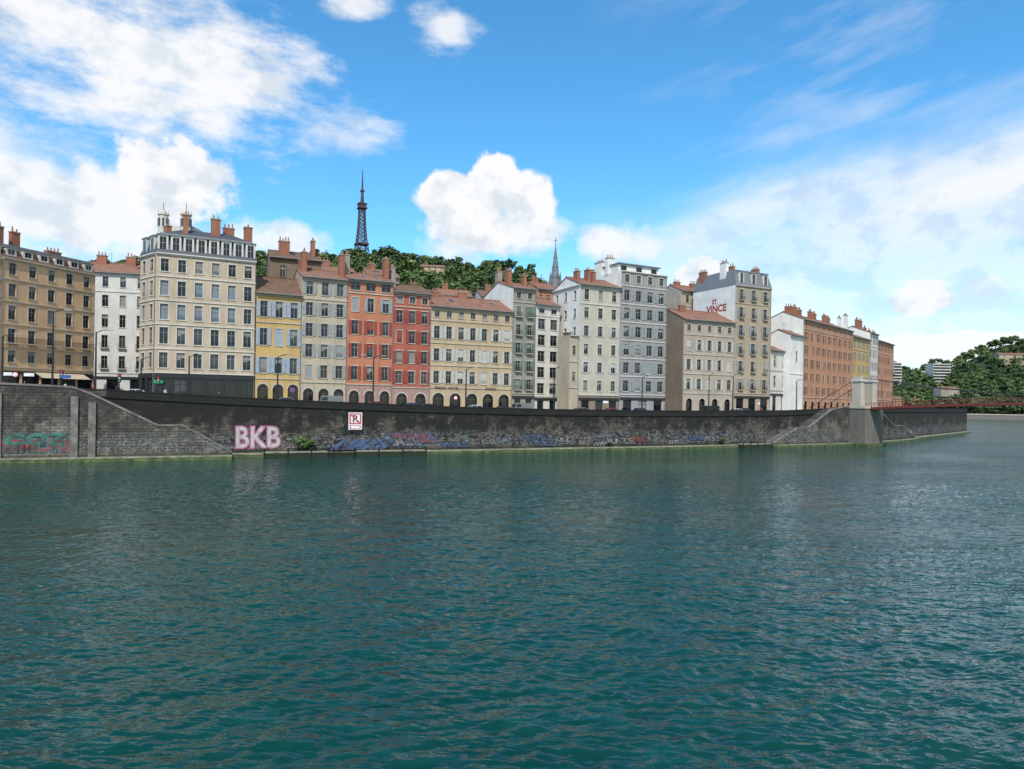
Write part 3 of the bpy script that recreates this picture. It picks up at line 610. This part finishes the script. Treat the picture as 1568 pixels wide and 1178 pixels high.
# ------------------------------------------------------------------ footbridge
plain('bridge_red',(.20,.04,.035),.5); plain('cable_steel',(.08,.075,.075),.5,.5); plaster('pier_stone',(.17,.155,.13),.9)
BR=empty('suspension_footbridge',(88.5,171.5,0),math.atan2(-.866,.5))
P=MB(); P.box(-3,2.6,-3.6,3.6,-2,9.2,'pier_stone'); P.box(-3.2,2.8,-3.8,3.8,9.202,9.8,'trim_stone'); P.box(-3.3,3.4,-4,4,-1,.6,'algae_stone')
P.box(103,108,-3.6,3.6,-2,9.3,'pier_stone')
for sx in (0,105):
    for sy in (-2.5,2.5):
        q=sy
        P.box(sx-1.1,sx+1.1,q-.8,q+.8,9.8,15.9,'trim_stone'); P.box(sx-1.35,sx+1.35,q-1.05,q+1.05,9.802,10.9,'trim_stone')
        P.box(sx-1.35,sx+1.35,q-1.05,q+1.05,15.902,16.5,'trim_white'); P.box(sx-1.0,sx+1.0,q-.7,q+.7,16.502,17.2,'trim_stone')
P.obj('stone_pylons',BR)
D=MB()
def dz(t): return 9.3+1.9*math.sin(math.pi*min(max(t/105,0),1))
def cz_(t): return dz(52)+.9+(17-dz(52)-.9)*((t-52.5)/52.5)**2
for i in range(70):
    t0,t1=i*1.5,(i+1)*1.5
    D.hexa([(t0,-1.7,dz(t0)-.1),(t1,-1.7,dz(t1)-.1),(t1,1.7,dz(t1)-.1),(t0,1.7,dz(t0)-.1),(t0,-1.7,dz(t0)),(t1,-1.7,dz(t1)),(t1,1.7,dz(t1)),(t0,1.7,dz(t0))],'pavement')
    for s_ in (-1.8,1.8):
        D.hexa([(t0,s_-.07,dz(t0)-.45),(t1,s_-.07,dz(t1)-.45),(t1,s_+.07,dz(t1)-.45),(t0,s_+.07,dz(t0)-.45),(t0,s_-.07,dz(t0)+.1),(t1,s_-.07,dz(t1)+.1),(t1,s_+.07,dz(t1)+.1),(t0,s_+.07,dz(t0)+.1)],'bridge_red')
        D.beam((t0,s_,dz(t0)+1.15),(t1,s_,dz(t1)+1.15),.06,'bridge_red'); D.beam((t0,s_,dz(t0)+.65),(t1,s_,dz(t1)+.65),.03,'bridge_red')
        D.beam((t0,s_,dz(t0)),(t0,s_,dz(t0)+1.15),.05,'bridge_red'); D.beam((t0,s_,dz(t0)),(t1,s_,dz(t1)+1.1),.02,'bridge_red')
        D.beam((t0,s_*1.35,cz_(t0)),(t1,s_*1.35,cz_(t1)),.09,'cable_steel')
        if i%2==0: D.beam((t0,s_*1.35,cz_(t0)),(t0,s_,dz(t0)),.03,'cable_steel')
for s_ in (-2.5,2.5): D.beam((0,s_,17),(-14,s_,9),.09,'cable_steel')
D.obj('deck_and_cables',BR)
# ------------------------------------------------------------------ street furniture
def lamp(X,off,h=9.5,twin=False,z=None):
    y0,a,zt=qat(X); nx,ny=-math.sin(a),math.cos(a); x,y=X+nx*off,y0+ny*off
    m_=MB(); m_.beam((0,0,0),(0,0,.9),.22,'lamp_metal',.17,8); m_.beam((0,0,.9),(0,0,h),.15,'lamp_metal',.10,8)
    for s_ in ((-1,1) if twin else (1,)):
        m_.beam((0,0,h-.1),(s_*.9,0,h+.35),.06,'lamp_metal',n=6); m_.beam((s_*.9,0,h+.35),(s_*1.9,0,h+.4),.06,'lamp_metal',n=6)
        m_.hexa([(s_*1.3,-.16,h+.28),(s_*2.3,-.12,h+.3),(s_*2.3,.12,h+.3),(s_*1.3,.16,h+.28),(s_*1.3,-.14,h+.46),(s_*2.2,-.08,h+.44),(s_*2.2,.08,h+.44),(s_*1.3,.14,h+.46)],'sh_grey')
    m_.obj('street_lamp',None,(x,y,zt-1.05),a)
for X,tw,h in ((-66.5,0,12.0),(-61.5,0,9.5),(-56,0,6),(-23.6,1,9),(-50,0,7),(-38,0,8),(-8,0,8),(8.8,0,9),(28,0,8),(44.5,0,9),(51,0,9),(70,0,8),(-72,0,8),(100,0,9),(120,0,9),(140,0,9)): lamp(X,1.2,h,bool(tw))
def trafficlight(x,y,z,rz):
    m_=MB(); m_.beam((0,0,0),(0,0,3),.08,'lamp_metal',n=8); m_.box(-.24,.24,-.13,.13,2.3,3.6,'iron')
    for k,mm in enumerate(('sign_green','awning_cream','sign_red')): m_.beam((0,-.135,2.55+k*.38),(0,-.2,2.55+k*.38),.15,mm,n=10)
    m_.obj('traffic_light',None,(x,y,z),rz)
trafficlight(-61,106,9.2,.4); trafficlight(-70,106,9.6,.4); trafficlight(-56,108,9,.4)
def roadsign(x,y,z,mat,shape,h=2.6,s=.4):
    m_=MB(); m_.beam((0,0,0),(0,0,h+s),.035,'lamp_metal',n=6)
    if shape=='disc': m_.beam((0,-.04,h),(0,-.07,h),s,'sign_red',n=20); m_.beam((0,-.072,h),(0,-.08,h),s*.75,mat,n=20)
    else: m_.box(-s*1.6,s*1.6,-.07,-.04,h-s*.6,h+s*.6,mat)
    m_.obj('road_sign',None,(x,y,z),.4)
for x,y,mt,sh in ((-75,103,'sign_white','disc'),(-68,104,'sign_blue','rect'),(-74,100,'sign_white','rect'),(-71.5,101,'sign_white','rect'),(-57,110,'sign_green','rect'),(-38,118,'sign_blue','disc'),(-11,133,'sign_white','disc'),(20,146,'sign_white','rect'),(60,166,'sign_white','disc')):
    roadsign(x,y,qat(x)[2]-1,mt,sh)
y0,a,_=qat(-26.6); ns=MB()
ns.box(-1.15,1.15,-.45,-.38,0,2.9,'sign_white'); ns.box(-1.0,1.0,-.455,-.451,.95,2.75,'sign_red'); ns.box(-.78,.78,-.46,-.456,1.15,2.55,'sign_white')
ns.hexa([(-.78,-.472,2.4),(-.62,-.472,2.55),(-.62,-.468,2.55),(-.78,-.468,2.4),(.62,-.472,1.15),(.78,-.472,1.3),(.78,-.468,1.3),(.62,-.468,1.15)],'sign_red')
ns.box(-.9,.9,-.456,-.452,.1,.8,'sign_red'); ns.box(-.75,.75,-.46,-.457,.2,.7,'sign_white')
for s_ in (-.7,.7): ns.beam((s_,-.36,-1.2),(s_,-.36,2.8),.05,'lamp_metal',n=6); ns.beam((s_,-.36,1),(s_,0,1),.04,'lamp_metal')
sg=ns.obj('navigation_sign',None,(-26.6,y0-.3,4.3),a)
text('letter_r','R',1.7,'iron',sg,(-.5,-.464,1.27),(math.pi/2,0,0),.03)
# graffiti
plain('tag_white',(.48,.45,.45),.8,0,.35,1); plain('tag_pink',(.40,.12,.21),.8,0,.4,1)
for nm,c in (('paint_white',(.45,.44,.42)),('paint_pink',(.36,.10,.20)),('paint_green',(.05,.24,.15)),('paint_red',(.38,.05,.04)),('paint_blue',(.07,.14,.32)),('paint_silver',(.30,.31,.31)),('paint_teal',(.06,.24,.27)),('paint_black',(.015,.015,.015)),('paint_yellow',(.36,.30,.06))): paint(nm,c)
def graffiti(X,z,body,size,fill,outline,off=0,bold=.06,shear=0,sx=1):
    y0,a,_=qat(X); e=empty('graffiti_lettering',(X+math.sin(a)*(off+.07),y0-math.cos(a)*(off+.07),z),a)
    text('outline',body,size,outline,e,(0,0,0),(math.pi/2,0,0),bold*size*.55,shear,.003,sx)
    text('fill',body,size,fill,e,(0,-.015,0),(math.pi/2,0,0),bold*size*.12,shear,.003,sx)
graffiti(-43.9,1.5,'BKB',4.7,'tag_white','tag_pink',0,.11,0,.82)
graffiti(-71.3,1.5,'SEMORE',2.4,'paint_red','paint_teal',3.6,.16,.15,1.0); graffiti(-70.8,2.4,'COZ',2.2,'paint_green','paint_teal',3.62,.12,.15,1.5)
words=['TRAK','OSER','LYO','MEKS','RAZE','SNOK','DUBO','KEZ','FIRE','VOST','NEO','AXIS','ROLF','GUMS','HYP','ZEST','oizo','smk','eva','ratz']
cols=['paint_silver','paint_white','paint_silver','paint_blue','paint_teal','paint_green','paint_red','paint_yellow','paint_pink']
for i,X in enumerate([-30,-22,-19,-12,-6,-3,1,4,9,17,19,26,33,39,43,62]):
    graffiti(X+random.uniform(-1,1),random.uniform(.9,2.2),random.choice(words),random.uniform(1.0,2.2),random.choice(cols[:4] if random.random()<.75 else cols),random.choice(['paint_black','paint_black','paint_black','paint_blue']),0 if X<58 else 3,.18,random.uniform(-.7,.7),random.uniform(1,1.9))
for X in (92,112,128,140): graffiti(X,2.0 ,random.choice(words),1.8,random.choice(cols),'paint_black',3.0 if X<118 else 0,.1,.2,1.2)
# ------------------------------------------------------------------ cars
for nm,c in (('car_white',(.6,.6,.6)),('car_black',(.015,.015,.018)),('car_grey',(.18,.19,.2)),('car_red',(.3,.02,.02)),('car_blue',(.03,.07,.2))): plain(nm,c,.25,.1,.05)
plain('tyre',(.015,.015,.015),.9)
def car(x,y,z,rz,mat,van=False):
    e=empty('parked_van' if van else 'parked_car',(x,y,z),rz); B=MB();G=MB();Wh=MB()
    w=.86 if not van else .98
    if van: body=[(-2.4,.3),(2.4,.3),(2.42,.95),(1.75,1.2),(1.2,2.05),(.9,2.2),(-2.3,2.2),(-2.42,1.9)]
    else: body=[(-2.05,.28),(2.05,.28),(2.1,.6),(1.95,.78),(1.05,.92),(-1.75,.95),(-2.05,.88),(-2.12,.6)]
    for s_ in (-1,1): B.poly([(p[0],s_*w,p[1]) for p in body],mat)
    for i in range(len(body)):
        a_,b_=body[i],body[(i+1)%len(body)]; B.poly([(a_[0],-w,a_[1]),(b_[0],-w,b_[1]),(b_[0],w,b_[1]),(a_[0],w,a_[1])],mat)
    if not van:
        k=.66
        B.hexa([(-1.8,-.8,.93),(1.1,-.8,.91),(1.1,.8,.91),(-1.8,.8,.93),(-1.25,-k,1.44),(.35,-k,1.44),(.35,k,1.44),(-1.25,k,1.44)],'glass_dark')
        B.hexa([(-1.28,-k-.02,1.42),(.4,-k-.02,1.42),(.4,k+.02,1.42),(-1.28,k+.02,1.42),(-1.15,-k+.06,1.5),(.25,-k+.06,1.5),(.25,k-.06,1.5),(-1.15,k-.06,1.5)],mat)
        for s_ in (-1,1):
            for xa,xb in ((1.1,.37),(-.35,-.4),(-1.8,-1.26)): B.beam((xa,s_*.8,.93),(xb,s_*k,1.43),.045,mat)
    else:
        for s_ in (-1,1): G.poly([(.3,s_*(w+.01),1.3),(1.5,s_*(w+.01),1.3),(1.1,s_*(w+.01),1.95),(.3,s_*(w+.01),1.95)],'glass_dark')
        G.poly([(1.78,-.8,1.24),(1.78,.8,1.24),(1.24,.8,2.03),(1.24,-.8,2.03)],'glass_dark')
    for s_ in (-1,1):
        for xx in (-1.3,1.3): Wh.beam((xx,s_*(w-.18),.32),(xx,s_*(w+.02),.32),.32,'tyre',n=16); Wh.beam((xx,s_*(w+.02),.32),(xx,s_*(w+.03),.32),.18,'zinc',n=12)
        G.box(2.02,2.11,s_*.6-.18,s_*.6+.18,.6,.74,'sign_white'); G.box(-2.11,-2.02,s_*.6-.16,s_*.6+.16,.62,.78,'sign_red')
    B.obj('body',e); G.obj('lights_and_glass',e); Wh.obj('wheels',e)
cm=['car_white','car_black','car_grey','car_grey','car_red','car_blue','car_black']
for i,X in enumerate([-57,-51,-36,-29,-22,-16.5,-11,-5,1,7,17,23,35,48,56,64,95,108]):
    y0,a,zt=qat(X); o=5.2 if i%3 else 11.6
    car(X-math.sin(a)*o,y0+math.cos(a)*o,zt-1.13,a+(math.pi if i%2 else 0),cm[i%7],van=(X in (7,48,-29)))
# ------------------------------------------------------------------ people
plain('skin',(.45,.28,.2),.6); plain('hair',(.04,.025,.015),.7); plain('cloth_dark',(.02,.025,.04),.9); plain('cloth_jeans',(.05,.08,.15),.9); plain('cloth_red',(.4,.05,.05),.9); plain('cloth_white',(.6,.6,.58),.9)
def person(x,y,z,rz,top,bot,stride=.25):
    e=empty('pedestrian',(x,y,z),rz); me=bpy.data.meshes.new('body')
    J=dict(pel=(0,0,.95),ch=(0,0,1.3),nk=(0,0,1.47),hd=(0,.01,1.56),hd2=(0,.0,1.7),
      ls=(-.19,0,1.41),le=(-.25,-.06,1.14),lw=(-.25,.08,.9),lh=(-.25,.13,.82),rs=(.19,0,1.41),re=(.25,.02,1.14),rw=(.25,-.12,.9),rh=(.25,-.16,.82),
      lp=(-.1,0,.9),lk=(-.1,stride*.5,.5),lf=(-.1,stride*.6,.08),lt=(-.1,stride*.6-.18,.04),rp=(.1,0,.9),rk=(.1,-stride*.5,.5),rf=(.1,-stride*.6,.08),rt=(.1,-stride*.6-.18,.04))
    K=list(J); ix={k:i for i,k in enumerate(K)}
    E=[('pel','ch'),('ch','nk'),('nk','hd'),('hd','hd2'),('ch','ls'),('ls','le'),('le','lw'),('lw','lh'),('ch','rs'),('rs','re'),('re','rw'),('rw','rh'),('pel','lp'),('lp','lk'),('lk','lf'),('lf','lt'),('pel','rp'),('rp','rk'),('rk','rf'),('rf','rt')]
    Rr=dict(pel=.14,ch=.15,nk=.06,hd=.085,hd2=.08,ls=.065,le=.045,lw=.032,lh=.035,rs=.065,re=.045,rw=.032,rh=.035,lp=.095,lk=.06,lf=.042,lt=.035,rp=.095,rk=.06,rf=.042,rt=.035)
    me.from_pydata([J[k] for k in K],[(ix[a],ix[b]) for a,b in E],[])
    o=bpy.data.objects.new('tmp',me); COL.objects.link(o); md=o.modifiers.new('s','SKIN'); 
    for i,k in enumerate(K):
        sv=me.skin_vertices[0].data[i]; sv.radius=(Rr[k],Rr[k]*.85); sv.use_root=(k=='pel')
    s2=o.modifiers.new('ss','SUBSURF'); s2.levels=1
    dg=bpy.context.evaluated_depsgraph_get(); nm=bpy.data.meshes.new_from_object(o.evaluated_get(dg)); bpy.data.objects.remove(o)
    nm.materials.clear()
    for mm in ('skin',top,bot,'hair','cloth_dark'): nm.materials.append(M[mm])
    for p in nm.polygons:
        c=p.center
        p.use_smooth=True
        if c.z>1.64 or (c.z>1.54 and c.y>.04): p.material_index=3
        elif c.z>1.47 : p.material_index=0
        elif c.z<.1: p.material_index=4
        elif abs(c.x)>.2 and c.z<.93: p.material_index=0
        elif c.z>.92: p.material_index=1
        else: p.material_index=2
    link(bpy.data.objects.new('figure',nm),e)
for x,off,t,b_ in ((-66,2,'cloth_dark','cloth_jeans'),(-65.2,2.2,'cloth_white','cloth_dark'),(-62,3,'cloth_red','cloth_jeans'),(-59,2,'cloth_dark','cloth_dark'),(-53,2,'cloth_white','cloth_jeans'),(-46,2,'cloth_dark','cloth_jeans'),(24,2,'cloth_dark','cloth_jeans'),(60,2,'cloth_red','cloth_dark'),(-70,3,'cloth_dark','cloth_jeans')):
    y0,a,zt=qat(x); person(x-math.sin(a)*off,y0+math.cos(a)*off,zt-1.0,random.uniform(0,6.28),t,b_)
# ------------------------------------------------------------------ water: real wave geometry near, sheet to the horizon
WAV=[]
wr=np.random.default_rng(3)
for k in range(60):
    lam=float(np.exp(wr.uniform(np.log(.45),np.log(3.6)))); th=math.radians(-62+wr.normal()*36)
    WAV.append((2*math.pi/lam*math.cos(th),2*math.pi/lam*math.sin(th),wr.uniform(0,6.28),lam*.0050*wr.uniform(.6,1.4)))
def wave(X,Y,lmin):
    Z=np.zeros_like(X)
    for kx,ky,ph,a in WAV:
        lam=2*math.pi/math.hypot(kx,ky)
        if lam<lmin: continue
        s=np.sin(kx*X+ky*Y+ph+.9*np.sin(.11*X+.17*Y+ph*3)); Z+=a*(1.0-np.abs(s)*1.6-.1 if lam<2.0 else s)
    g=.75+.4*np.sin(.045*X+.6*np.sin(.06*Y))*np.sin(.07*Y+1.3*np.sin(.03*X))
    return Z*g
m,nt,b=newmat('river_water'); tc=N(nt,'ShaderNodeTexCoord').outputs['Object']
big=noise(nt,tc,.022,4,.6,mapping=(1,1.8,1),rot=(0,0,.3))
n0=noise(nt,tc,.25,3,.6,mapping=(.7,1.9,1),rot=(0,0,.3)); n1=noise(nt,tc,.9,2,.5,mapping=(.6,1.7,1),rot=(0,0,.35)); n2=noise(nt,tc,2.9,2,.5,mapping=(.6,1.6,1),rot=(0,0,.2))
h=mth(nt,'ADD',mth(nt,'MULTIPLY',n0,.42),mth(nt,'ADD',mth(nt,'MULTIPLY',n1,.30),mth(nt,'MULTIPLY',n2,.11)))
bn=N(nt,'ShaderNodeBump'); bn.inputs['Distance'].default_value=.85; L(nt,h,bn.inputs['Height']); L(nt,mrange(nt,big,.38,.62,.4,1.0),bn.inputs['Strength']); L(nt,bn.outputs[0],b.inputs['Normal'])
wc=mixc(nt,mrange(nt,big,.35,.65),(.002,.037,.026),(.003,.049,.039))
wc=mixc(nt,mrange(nt,n1,.52,.70,0,.5),wc,(.006,.075,.062)); wc=mixc(nt,mrange(nt,n0,.30,.46,.5,0),wc,(.001,.024,.019))  # sky sheen painted into the colour on ripple crests, troughs painted darker
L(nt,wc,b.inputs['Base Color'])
b.inputs['Roughness'].default_value=.05; b.inputs['IOR'].default_value=1.33
def wgrid(y0,y1,dy,hw0,hw1,dx,lmin,far):
    ny=int((y1-y0)/dy)+1; nx=int((hw0+hw1)/dx)+1
    ys=np.linspace(y0,y1,ny); xs=np.linspace(-hw0,hw1,nx); X,Y=np.meshgrid(xs,ys); Z=wave(X,Y,lmin)
    if far:
        sm=lambda t:(lambda u:u*u*(3-2*u))(np.clip(t,0,1))
        fade=sm((y1-Y)/48)*sm((X+hw0)/20)*sm((hw1-X)/20)
        rise=sm((y1-Y)/30)*sm((X+hw0)/6)*sm((hw1-X)/6)
        Z=Z*fade+.006+.114*rise
    else: Z=Z+.12
    co=np.stack([X,Y,Z],-1).reshape(-1,3); idx=np.arange(nx*ny).reshape(ny,nx)
    q=np.stack([idx[:-1,:-1],idx[:-1,1:],idx[1:,1:],idx[1:,:-1]],-1).reshape(-1,4); return co,q
parts=[wgrid(12,46,.11,44,44,.13,0,False),wgrid(46,104,.28,95,100,.32,.8,True)]
co=np.concatenate([p[0] for p in parts]); q=np.concatenate([parts[0][1],parts[1][1]+len(parts[0][0])])
# keep only faces in front of the left quay line
cxm=co[q[:,0],0]; cym=co[q[:,0],1]; keep=cym<(96+(cxm+72)*.42-6); q=q[keep]; n=len(q)
me=bpy.data.meshes.new('river_waves'); me.vertices.add(len(co)); me.vertices.foreach_set('co',co.reshape(-1).astype(np.float32))
me.loops.add(n*4); me.loops.foreach_set('vertex_index',q.reshape(-1).astype(np.int32)); me.polygons.add(n); me.polygons.foreach_set('loop_start',np.arange(0,n*4,4,dtype=np.int32)); me.polygons.foreach_set('use_smooth',np.ones(n,dtype=bool))
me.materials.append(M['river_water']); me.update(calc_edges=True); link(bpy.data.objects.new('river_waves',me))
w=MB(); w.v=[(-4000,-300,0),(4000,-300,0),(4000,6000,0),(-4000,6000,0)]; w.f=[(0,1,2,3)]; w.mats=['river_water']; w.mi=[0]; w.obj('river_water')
# ------------------------------------------------------------------ sky
wd=bpy.data.worlds.new('World'); scene.world=wd; wd.use_nodes=True; nt=wd.node_tree; nt.nodes.clear()
try: wd.cycles.sampling_method='MANUAL'; wd.cycles.sample_map_resolution=256
except Exception: pass
sunv=Vector((-.08,-.87,.98)).normalized()
sky=N(nt,'ShaderNodeTexSky',sky_type='NISHITA'); sky.sun_disc=False; sky.sun_elevation=math.asin(sunv.z); sky.sun_rotation=math.atan2(sunv.x,sunv.y)%(2*math.pi); sky.air_density=1.0; sky.dust_density=.3; sky.ozone_density=2.0
hs=N(nt,'ShaderNodeHueSaturation'); hs.inputs['Saturation'].default_value=1.2; hs.inputs['Hue'].default_value=.487; hs.inputs['Value'].default_value=1.0; L(nt,sky.outputs[0],hs.inputs['Color'])
tint=mixc(nt,1.0,hs.outputs[0],(.92,1.32,1.52),'MULTIPLY')
bg1=N(nt,'ShaderNodeBackground'); bg1.inputs[1].default_value=.15; L(nt,tint,bg1.inputs[0])
tc=N(nt,'ShaderNodeTexCoord').outputs['Generated']; sp=N(nt,'ShaderNodeSeparateXYZ'); L(nt,tc,sp.inputs[0])
az=mth(nt,'MULTIPLY',mth(nt,'ARCTAN2',sp.outputs[0],sp.outputs[1]),57.2958); el=mth(nt,'MULTIPLY',mth(nt,'ARCSINE',sp.outputs[2]),57.2958)
cb=N(nt,'ShaderNodeCombineXYZ'); L(nt,az,cb.inputs[0]); L(nt,el,cb.inputs[1]); Pv=cb.outputs[0]
cb2=N(nt,'ShaderNodeCombineXYZ'); L(nt,mth(nt,'ADD',mth(nt,'MULTIPLY',az,.05),mth(nt,'MULTIPLY',el,.012)),cb2.inputs[0]); L(nt,mth(nt,'SUBTRACT',mth(nt,'MULTIPLY',el,.20),mth(nt,'MULTIPLY',az,.042)),cb2.inputs[1])
nA=noise(nt,Pv,.13,7,.6); nB=noise(nt,Pv,.38,7,.6); nC=noise(nt,cb2.outputs[0],1.0,7,.55); nD=noise(nt,Pv,.2,8,.64,mapping=(.55,1.3,1))
def puff(a,e,ra,re,soft,k,nz,amp=1):
    s=N(nt,'ShaderNodeVectorMath',operation='SUBTRACT'); L(nt,Pv,s.inputs[0]); s.inputs[1].default_value=(a,e,0)
    d=N(nt,'ShaderNodeVectorMath',operation='DIVIDE'); L(nt,s.outputs[0],d.inputs[0]); d.inputs[1].default_value=(ra,re,1)
    l=N(nt,'ShaderNodeVectorMath',operation='LENGTH'); L(nt,d.outputs[0],l.inputs[0])
    v=mth(nt,'ADD',mth(nt,'SUBTRACT',1,l.outputs['Value']),mth(nt,'MULTIPLY',mth(nt,'SUBTRACT',nz,.5),k))
    return mrange(nt,v,0,soft,0,amp,True)
ps=[puff(-29,23,17.5,6.8,.8,2.8,nD,.97),puff(-15,20.5,6,2.2,.9,3.2,nD,.7),puff(-36,13,14,7,.8,2.0,nD,.95),puff(-27,15.5,4.5,4.0,.3,1.4,nB,1),puff(-30.5,13,6,4.5,.5,1.4,nB,.97),puff(-13.3,29.2,3.4,1.8,.8,2.6,nD,.85),puff(-6.3,28.8,3.6,1.9,.8,2.6,nD,.85),
    puff(-1.9,17.8,2.7,2.5,.2,1.0,nB,1),puff(-5.4,16.4,3.2,2.4,.22,1.0,nB,1),puff(1.0,16.4,3.0,2.6,.25,1.0,nB,1),puff(-3,14.2,5.2,2.9,.4,1.1,nB,1),puff(1.2,14,4.4,2.4,.6,1.2,nB,.95),puff(-4.6,12.6,4.2,2.2,.8,1.5,nB,.85),
    puff(7.8,13.2,3.2,2.0,.6,1.3,nB,.93),puff(11,12.6,4,2.0,.8,1.5,nB,.85),puff(-19,12.4,4.5,1.9,.6,1.6,nB,.85),puff(15.5,10,3,2.2,.3,1.3,nB,.95),
    puff(30.8,7.6,2.6,1.9,.35,1.6,nB,.95),puff(34.5,8.5,3.6,1.2,.6,2.0,nB,.8),puff(33,4.2,9,1.8,.4,1.4,nB,.95),puff(25,5.5,5,1.6,.5,1.5,nB,.9),puff(22,7,12,6,1,1.2,nD,.7),puff(0,8.5,30,3,1,1.2,nD,.6)]
lnv=mth(nt,'SUBTRACT',mth(nt,'ADD',14.6,mth(nt,'MULTIPLY',az,.20)),el)
veil=mth(nt,'MULTIPLY',mrange(nt,mth(nt,'ADD',lnv,mth(nt,'MULTIPLY',mth(nt,'SUBTRACT',nC,.5),10)),-1.0,6,0,1,True),mth(nt,'MULTIPLY',mrange(nt,az,1,16,0,1,True),mrange(nt,nC,.3,.62,.5,.93)))
veil=mth(nt,'MULTIPLY',veil,mrange(nt,el,5,13,.7,1,True))
wisp=mth(nt,'MULTIPLY',mrange(nt,nC,.52,.8,0,.6),mrange(nt,az,5,25,0,1))
back=mth(nt,'MULTIPLY',mrange(nt,nA,.5,.62,0,.85),mrange(nt,mth(nt,'ABSOLUTE',az),45,60))
al=veil
for p in ps+[wisp,back]: al=mth(nt,'MAXIMUM',al,p)
al=mth(nt,'MULTIPLY',al,mrange(nt,el,-1,1))
shade=mixc(nt,mrange(nt,noise(nt,Pv,.28,6,.55,mapping=(1,1.25,1)),.36,.54,0,1,True),(.74,.81,.88),(.98,.985,1.0))
bg2=N(nt,'ShaderNodeBackground'); bg2.inputs[1].default_value=1.0; L(nt,shade,bg2.inputs[0])
mx=N(nt,'ShaderNodeMixShader'); L(nt,al,mx.inputs[0]); L(nt,bg1.outputs[0],mx.inputs[1]); L(nt,bg2.outputs[0],mx.inputs[2])
ow=N(nt,'ShaderNodeOutputWorld'); L(nt,mx.outputs[0],ow.inputs[0])
sl=bpy.data.lights.new('sun','SUN'); sl.energy=4.0; sl.angle=math.radians(.5); sl.color=(1,.94,.85); so=link(bpy.data.objects.new('sun',sl)); so.rotation_euler=sunv.to_track_quat('Z','Y').to_euler()
# ------------------------------------------------------------------ camera
cd=bpy.data.cameras.new('camera'); cd.lens=24; cd.sensor_width=36; cd.clip_end=12000; cd.shift_y=.0166
co=link(bpy.data.objects.new('camera',cd)); co.location=(0,0,9.5); co.rotation_euler=(math.pi/2,math.radians(-.95),0)
scene.camera=co
scene.view_settings.view_transform='Standard'; scene.view_settings.look='None'; scene.view_settings.exposure=0
